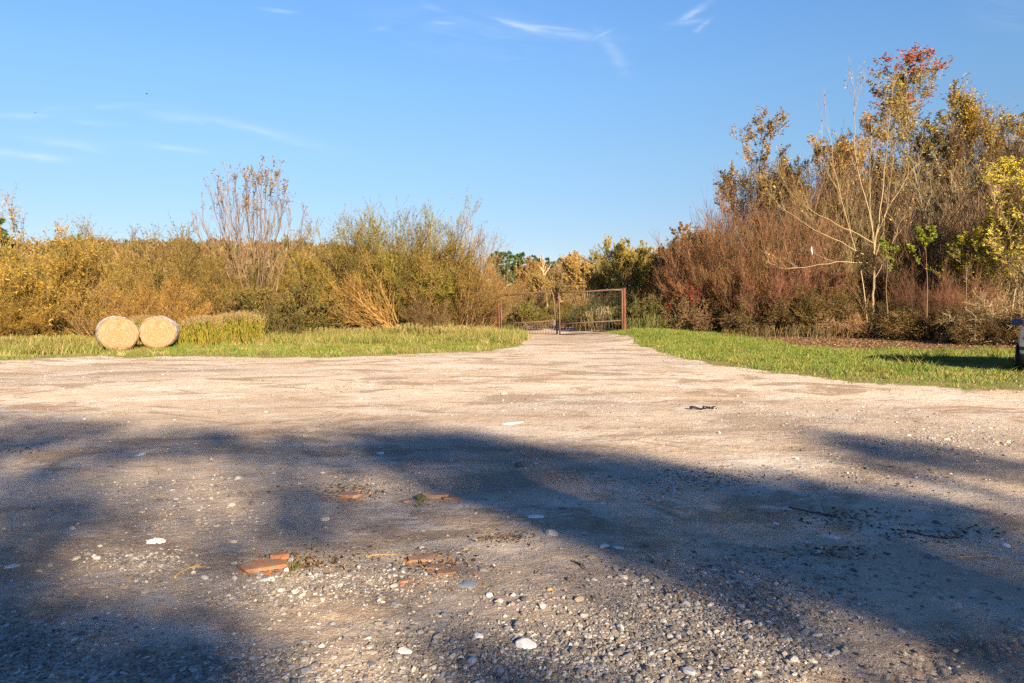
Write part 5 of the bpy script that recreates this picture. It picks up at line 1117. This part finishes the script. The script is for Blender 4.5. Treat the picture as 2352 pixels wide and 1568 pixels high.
    for lab, pts, rad, mt in [('long dark stick in deep shade at the right', [(2085, 1214), (2120, 1224), (2165, 1230), (2200, 1226)], .008, M_STICK), ('dark forked twig on the shaded dirt, above the grey blue slabs', [(1812, 1160), (1840, 1166), (1890, 1176), (1930, 1186)], .006, M_STICK),
                              ('rotten dark branch bits below the white slab', [(1095, 1243), (1125, 1236), (1150, 1232), (1172, 1226)], .009, M_STICK), ('short dark stick right of the gravel fan top', [(1312, 1286), (1328, 1291), (1342, 1294)], .006, M_STICK),
                              ('pale yellow wood splinter between the two brick groups', [(838, 1281), (852, 1277), (872, 1276)], .008, M_STR), ('pale twig curled beside the white rubble lump', [(400, 1330), (412, 1318), (432, 1305), (456, 1298)], .007, M_STR), ('thin pale straw in the shade at the right', [(2195, 1273), (2212, 1271), (2225, 1270)], .005, M_STR)]:
        P = np.array([[*gp(a, b), 0] for a, b in pts]); o = P[0].copy(); P[:, 2] = [gz1(q[0], q[1]) + rad * .7 for q in P]; o[2] = P[0, 2]; u = np.linspace(0, 1, 12); s = np.linspace(0, 1, len(P)); Q = np.stack([np.interp(u, s, P[:, k]) for k in range(3)], 1) + r.normal(0, rad * .5, (12, 3)) * [1, 1, .3] - o
        g = Geo(); g.tubes(Q[None], np.linspace(rad, rad * .5, 12)[None], 6, cap=True); S_, D_, q_, _, _ = sprout(Q[None], np.full((1, 12), rad), 3, .2, .9, .4, .9, r); D_[:, 2] = np.abs(D_[:, 2]) * .1; P2, R2 = grow(S_, D_, .12, rad * .5, 5, .1, 0, .4, r); g.tubes(P2, R2, 5)
        tag(obj('stick', g.mesh('stick', True), mt, None, o), lab, 'stick')
    # strip of film snagged in the branches
    o = at(1865, 566, 35.0); g = Geo(); r3 = np.random.default_rng(9)
    for x0, ln, w0, lean in ((0, .40, .045, .0), (.02, .24, .022, .4)):
        z = np.linspace(0, -ln, 9); w = w0 * (.4 + .6 * np.sin(np.linspace(.3, 3.0, 9))) * r3.uniform(.7, 1.2, 9); x = x0 + lean * -z * .8 + .02 * np.sin(z * 14); y = .03 * np.cos(z * 11)
        V = np.concatenate([np.stack([x - w / 2, y - .006, z], 1), np.stack([x + w / 2, y + .02, z], 1), np.stack([x + w / 2, y + .03, z], 1), np.stack([x - w / 2, y + .004, z], 1)]); i = np.arange(36).reshape(4, 9); q = np.stack([i[:, :-1], np.roll(i, -1, 0)[:, :-1], np.roll(i, -1, 0)[:, 1:], i[:, 1:]], -1).reshape(-1, 4); g.add(V, [q])
    tag(obj('plastic_strip', g.mesh('plastic_strip', True), M_WP, None, o), 'torn white plastic strip hanging from the twigs left of the pale bare tree', 'plastic strip')
    # thin metal pole
    a = at(2219, 722, 30.4); b = at(2220, 614, 30.4); a[2] = gz1(a[0], a[1]) - .1; t = thing('metal_pole', 'thin rusty metal pole rising from the brambles near the car', 'pole', a)
    tube_obj('shaft', [seg(a, b, 5)], .024, M_RUST_D, t, a); g = Geo(); c = b - a; g.tubes(np.array([[c + [0, 0, .001], c + [0, 0, .03]]]), np.full((1, 2), .034), 8, cap=True); obj('cap', g.mesh('cap'), M_IRON, t)
    # stump post and rubbish bag at the foot of the bare tree
    a = at(1995, 773, 34.6); a[2] = gz1(a[0], a[1]) - .05; g = Geo(); g.tubes((np.array([[0, 0, 0], [.01, 0, .3], [.0, .01, .52], [.0, .01, .55]]))[None], np.array([[.085, .08, .075, .05]]), 9, (.04, .032, .025), cap=True)
    tag(obj('wooden_stump', g.mesh('wooden_stump', True), M_BARK, None, a), 'short blackened stump at the foot of the pale bare tree', 'stump')
    a = at(2022, 766, 34.3); a[2] = gz1(a[0], a[1]) + .14; B, Fc = ICO2; V = B * (1 + .22 * vnoise(B[:, 0] * 2 + 5, B[:, 1] * 2 + B[:, 2] * 1.5, .6, 3)[:, None]) * [.42, .24, .22]; V[:, 2] = np.maximum(V[:, 2], -.15)
    bag = thing('rubbish_bag', 'crumpled blue black rubbish bag on the soil by the stump', 'rubbish bag', a); obj('sack', mesh('sack', V, [Fc], None, True), m_solid('blue_black_film', (.02, .028, .038), .3, scale=6, bump=.5), bag)
    g = Geo(); g.tubes(np.array([[[.18, 0, .14], [.22, -.02, .22], [.27, -.03, .25]]]), np.array([[.05, .02, .06]]), 7); obj('knot', g.mesh('knot', True), M_BP, bag)
    # birds
    M_BIRD = m_solid('bird_plumage', (.05, .05, .055), .7)
    for lab, a, b, d, s in [('dark bird flying over the golden thicket, the nearer of two', 337, 215, 70, .3), ('tiny dark bird flying low at far left', 81, 258, 85, .25)]:
        g = Geo(); g.tubes(np.array([[[-.5, 0, 0], [-.3, 0, .02], [0, 0, .03], [.25, 0, .04], [.42, 0, .06], [.55, 0, .05]]]) * s, np.array([[.015, .07, .11, .08, .07, .01]]) * s, 8)
        t = thing('bird', lab, 'bird', at(a, b, d), .4, 'birds in the sky'); obj('body', g.mesh('body', True), M_BIRD, t)
        for sd in (1, -1):
            V = np.array([[.18, .06 * sd, .05], [-.12, .06 * sd, .04], [-.10, .45 * sd, .16], [.12, .42 * sd, .18], [-.06, .85 * sd, .10]]) * s; V2 = V - [0, 0, .02 * s]; g = Geo(); g.add(np.r_[V, V2], [[[0, 1, 2, 3], [5, 8, 7, 6], [0, 3, 8, 5], [1, 6, 7, 2]], [[3, 2, 4], [8, 9, 7], [2, 7, 9], [2, 9, 4], [3, 4, 9], [3, 9, 8]]]); obj('wing', g.mesh('wing'), M_BIRD, t)


# ------------------------------------------------------------------ the trees behind the viewer, whose shade lies on the lot
SHADE = [([(860, 985), (1000, 995), (1300, 1045), (1640, 1100), (2000, 1135), (2352, 1200), (3300, 1330), (3300, 1620), (2352, 1500), (2100, 1415), (1800, 1335), (1500, 1262), (1250, 1205), (1050, 1150), (850, 1060)], .97),
         ([(-900, 925), (0, 955), (250, 975), (450, 985), (600, 990), (880, 990), (900, 1060), (650, 1085), (400, 1050), (150, 1075), (-200, 1120), (-900, 1100)], .62),
         ([(-900, 1100), (0, 1080), (1000, 1130), (1000, 1240), (500, 1290), (0, 1200), (-900, 1300)], .5), ([(40, 1170), (160, 1170), (230, 1210), (180, 1262), (70, 1250)], .8), ([(420, 1075), (560, 1085), (760, 1105), (720, 1140), (540, 1125)], .65),
         ([(-900, 1250), (0, 1270), (120, 1330), (230, 1400), (400, 1410), (560, 1460), (600, 1500), (520, 1900), (-900, 1900)], .90), ([(600, 1500), (1000, 1480), (1200, 1568), (1200, 1900), (520, 1900)], .42),
         ([(1000, 1240), (1300, 1250), (1600, 1300), (1800, 1380), (1500, 1480), (1150, 1500), (950, 1400), (900, 1300)], .36), ([(1000, 1480), (1500, 1470), (1850, 1400), (2100, 1430), (2352, 1500), (3300, 1620), (3300, 2000), (1200, 1900)], .52),
         ([(1850, 985), (2352, 1060), (3300, 1150), (3300, 1300), (2352, 1170), (1950, 1080)], .42), ([(2100, 1460), (2352, 1440), (2352, 1568), (1900, 1568)], .5)]


def build_shade_trees():
    r = np.random.default_rng(91); n = 260000
    x = r.uniform(-13, 13, n); y = r.uniform(-7, 11.5, n)
    px, py = proj(x, np.maximum(y, 1.2), 0 * x); dn = np.full(n, .0)
    px = px + r.normal(0, 26, n); py = py + r.normal(0, 13, n) * np.clip((py - 700) / 300, .5, 2)
    along = x * SH[1] - y * SH[0]; back = y * -SH[1] + x * -SH[0]
    for poly, v in SHADE:
        m = inpoly(px, py, poly) & (y > 1.2)
        if v == .42: v = np.where(vnoise(along, back * .12, .45, 2, 5) > .12, .55, .06)
        dn = np.where(m, np.maximum(dn, v), dn)
    dn = np.where(y < 1.9, np.where(x < -1.2, .9, .72), dn)
    od = -np.log(np.clip(1 - dn, .025, 1)) / 3.6; k = r.random(n) < od * np.clip(.62 + 1.3 * vnoise(x, y, .75, 3, 7), 0, 2); x, y = x[k], y[k]; n = len(x)
    yl = -20 + r.normal(0, 1.6, n); th = (y - yl) / -SH[1]; lx = x + SH[0] * th; lz = th * math.tan(EL)
    P = np.stack([lx, yl, lz], 1)
    cx = np.array([1.0, 6.5, 12, 17.5, 23]); who = np.argmin(np.abs(lx[:, None] + r.normal(0, .7, (n, 1)) - cx[None]), 1)
    labs = ['broad leafy tree behind the viewer, furthest left of its row', 'leafy tree behind the viewer, second of its row from the left', 'leafy tree behind the viewer in the middle of its row', 'leafy tree behind the viewer, second of its row from the right', 'leafy tree behind the viewer, furthest right of its row']
    for i, c in enumerate(cx):
        Q = P[who == i]
        if len(Q) < 20: continue
        o = np.array([c, -20, gz1(c, -20)]); Q = Q - o; g = Geo(); lf = Geo(); ht = np.percentile(Q[:, 2], 90)
        T, R = grow(np.array([[0, 0, -.1]]), np.array([[0, 0, 1.]]), ht, .2, 14, .03, .05, .2, r); g.tubes(T, R, 8, (.16, .12, .08))
        J = Q[r.choice(len(Q), min(140, len(Q)), False)]; z0 = np.clip(J[:, 2] - np.hypot(J[:, 0], J[:, 1]) * r.uniform(.5, .9, len(J)), 1.8, ht * .95); kk = np.clip(z0 / ht * 13, 0, 13).astype(int); S = T[0][kk]
        u = np.linspace(0, 1, 7)[None, :, None]; B = S[:, None] * (1 - u) + J[:, None] * u; B[..., 2] += (np.sin(np.linspace(0, np.pi, 7)) * .25)[None]; B += r.normal(0, .05, B.shape) * (u > 0) * (u < 1)
        g.tubes(B, np.linspace(.04, .008, 7)[None] * r.uniform(.6, 1.3, (len(J), 1)), 4, (.16, .12, .08))
        lf.leaves(Q, r.normal(size=Q.shape), r.uniform(.12, .24, len(Q)), r.uniform(.10, .18, len(Q)), pick(OLIVE_L + DARK_L, len(Q), r), r)
        t = thing('shade_tree', labs[i], 'tree', o, 0, 'row of trees behind the viewer'); obj('trunk', g.mesh('trunk', True), M_BARK, t); obj('crown', lf.mesh('crown'), M_LEAF, t)
        print('shade leaves', len(Q), ht)


build_gate(); build_bales(); build_car(); build_debris(); build_shade_trees()
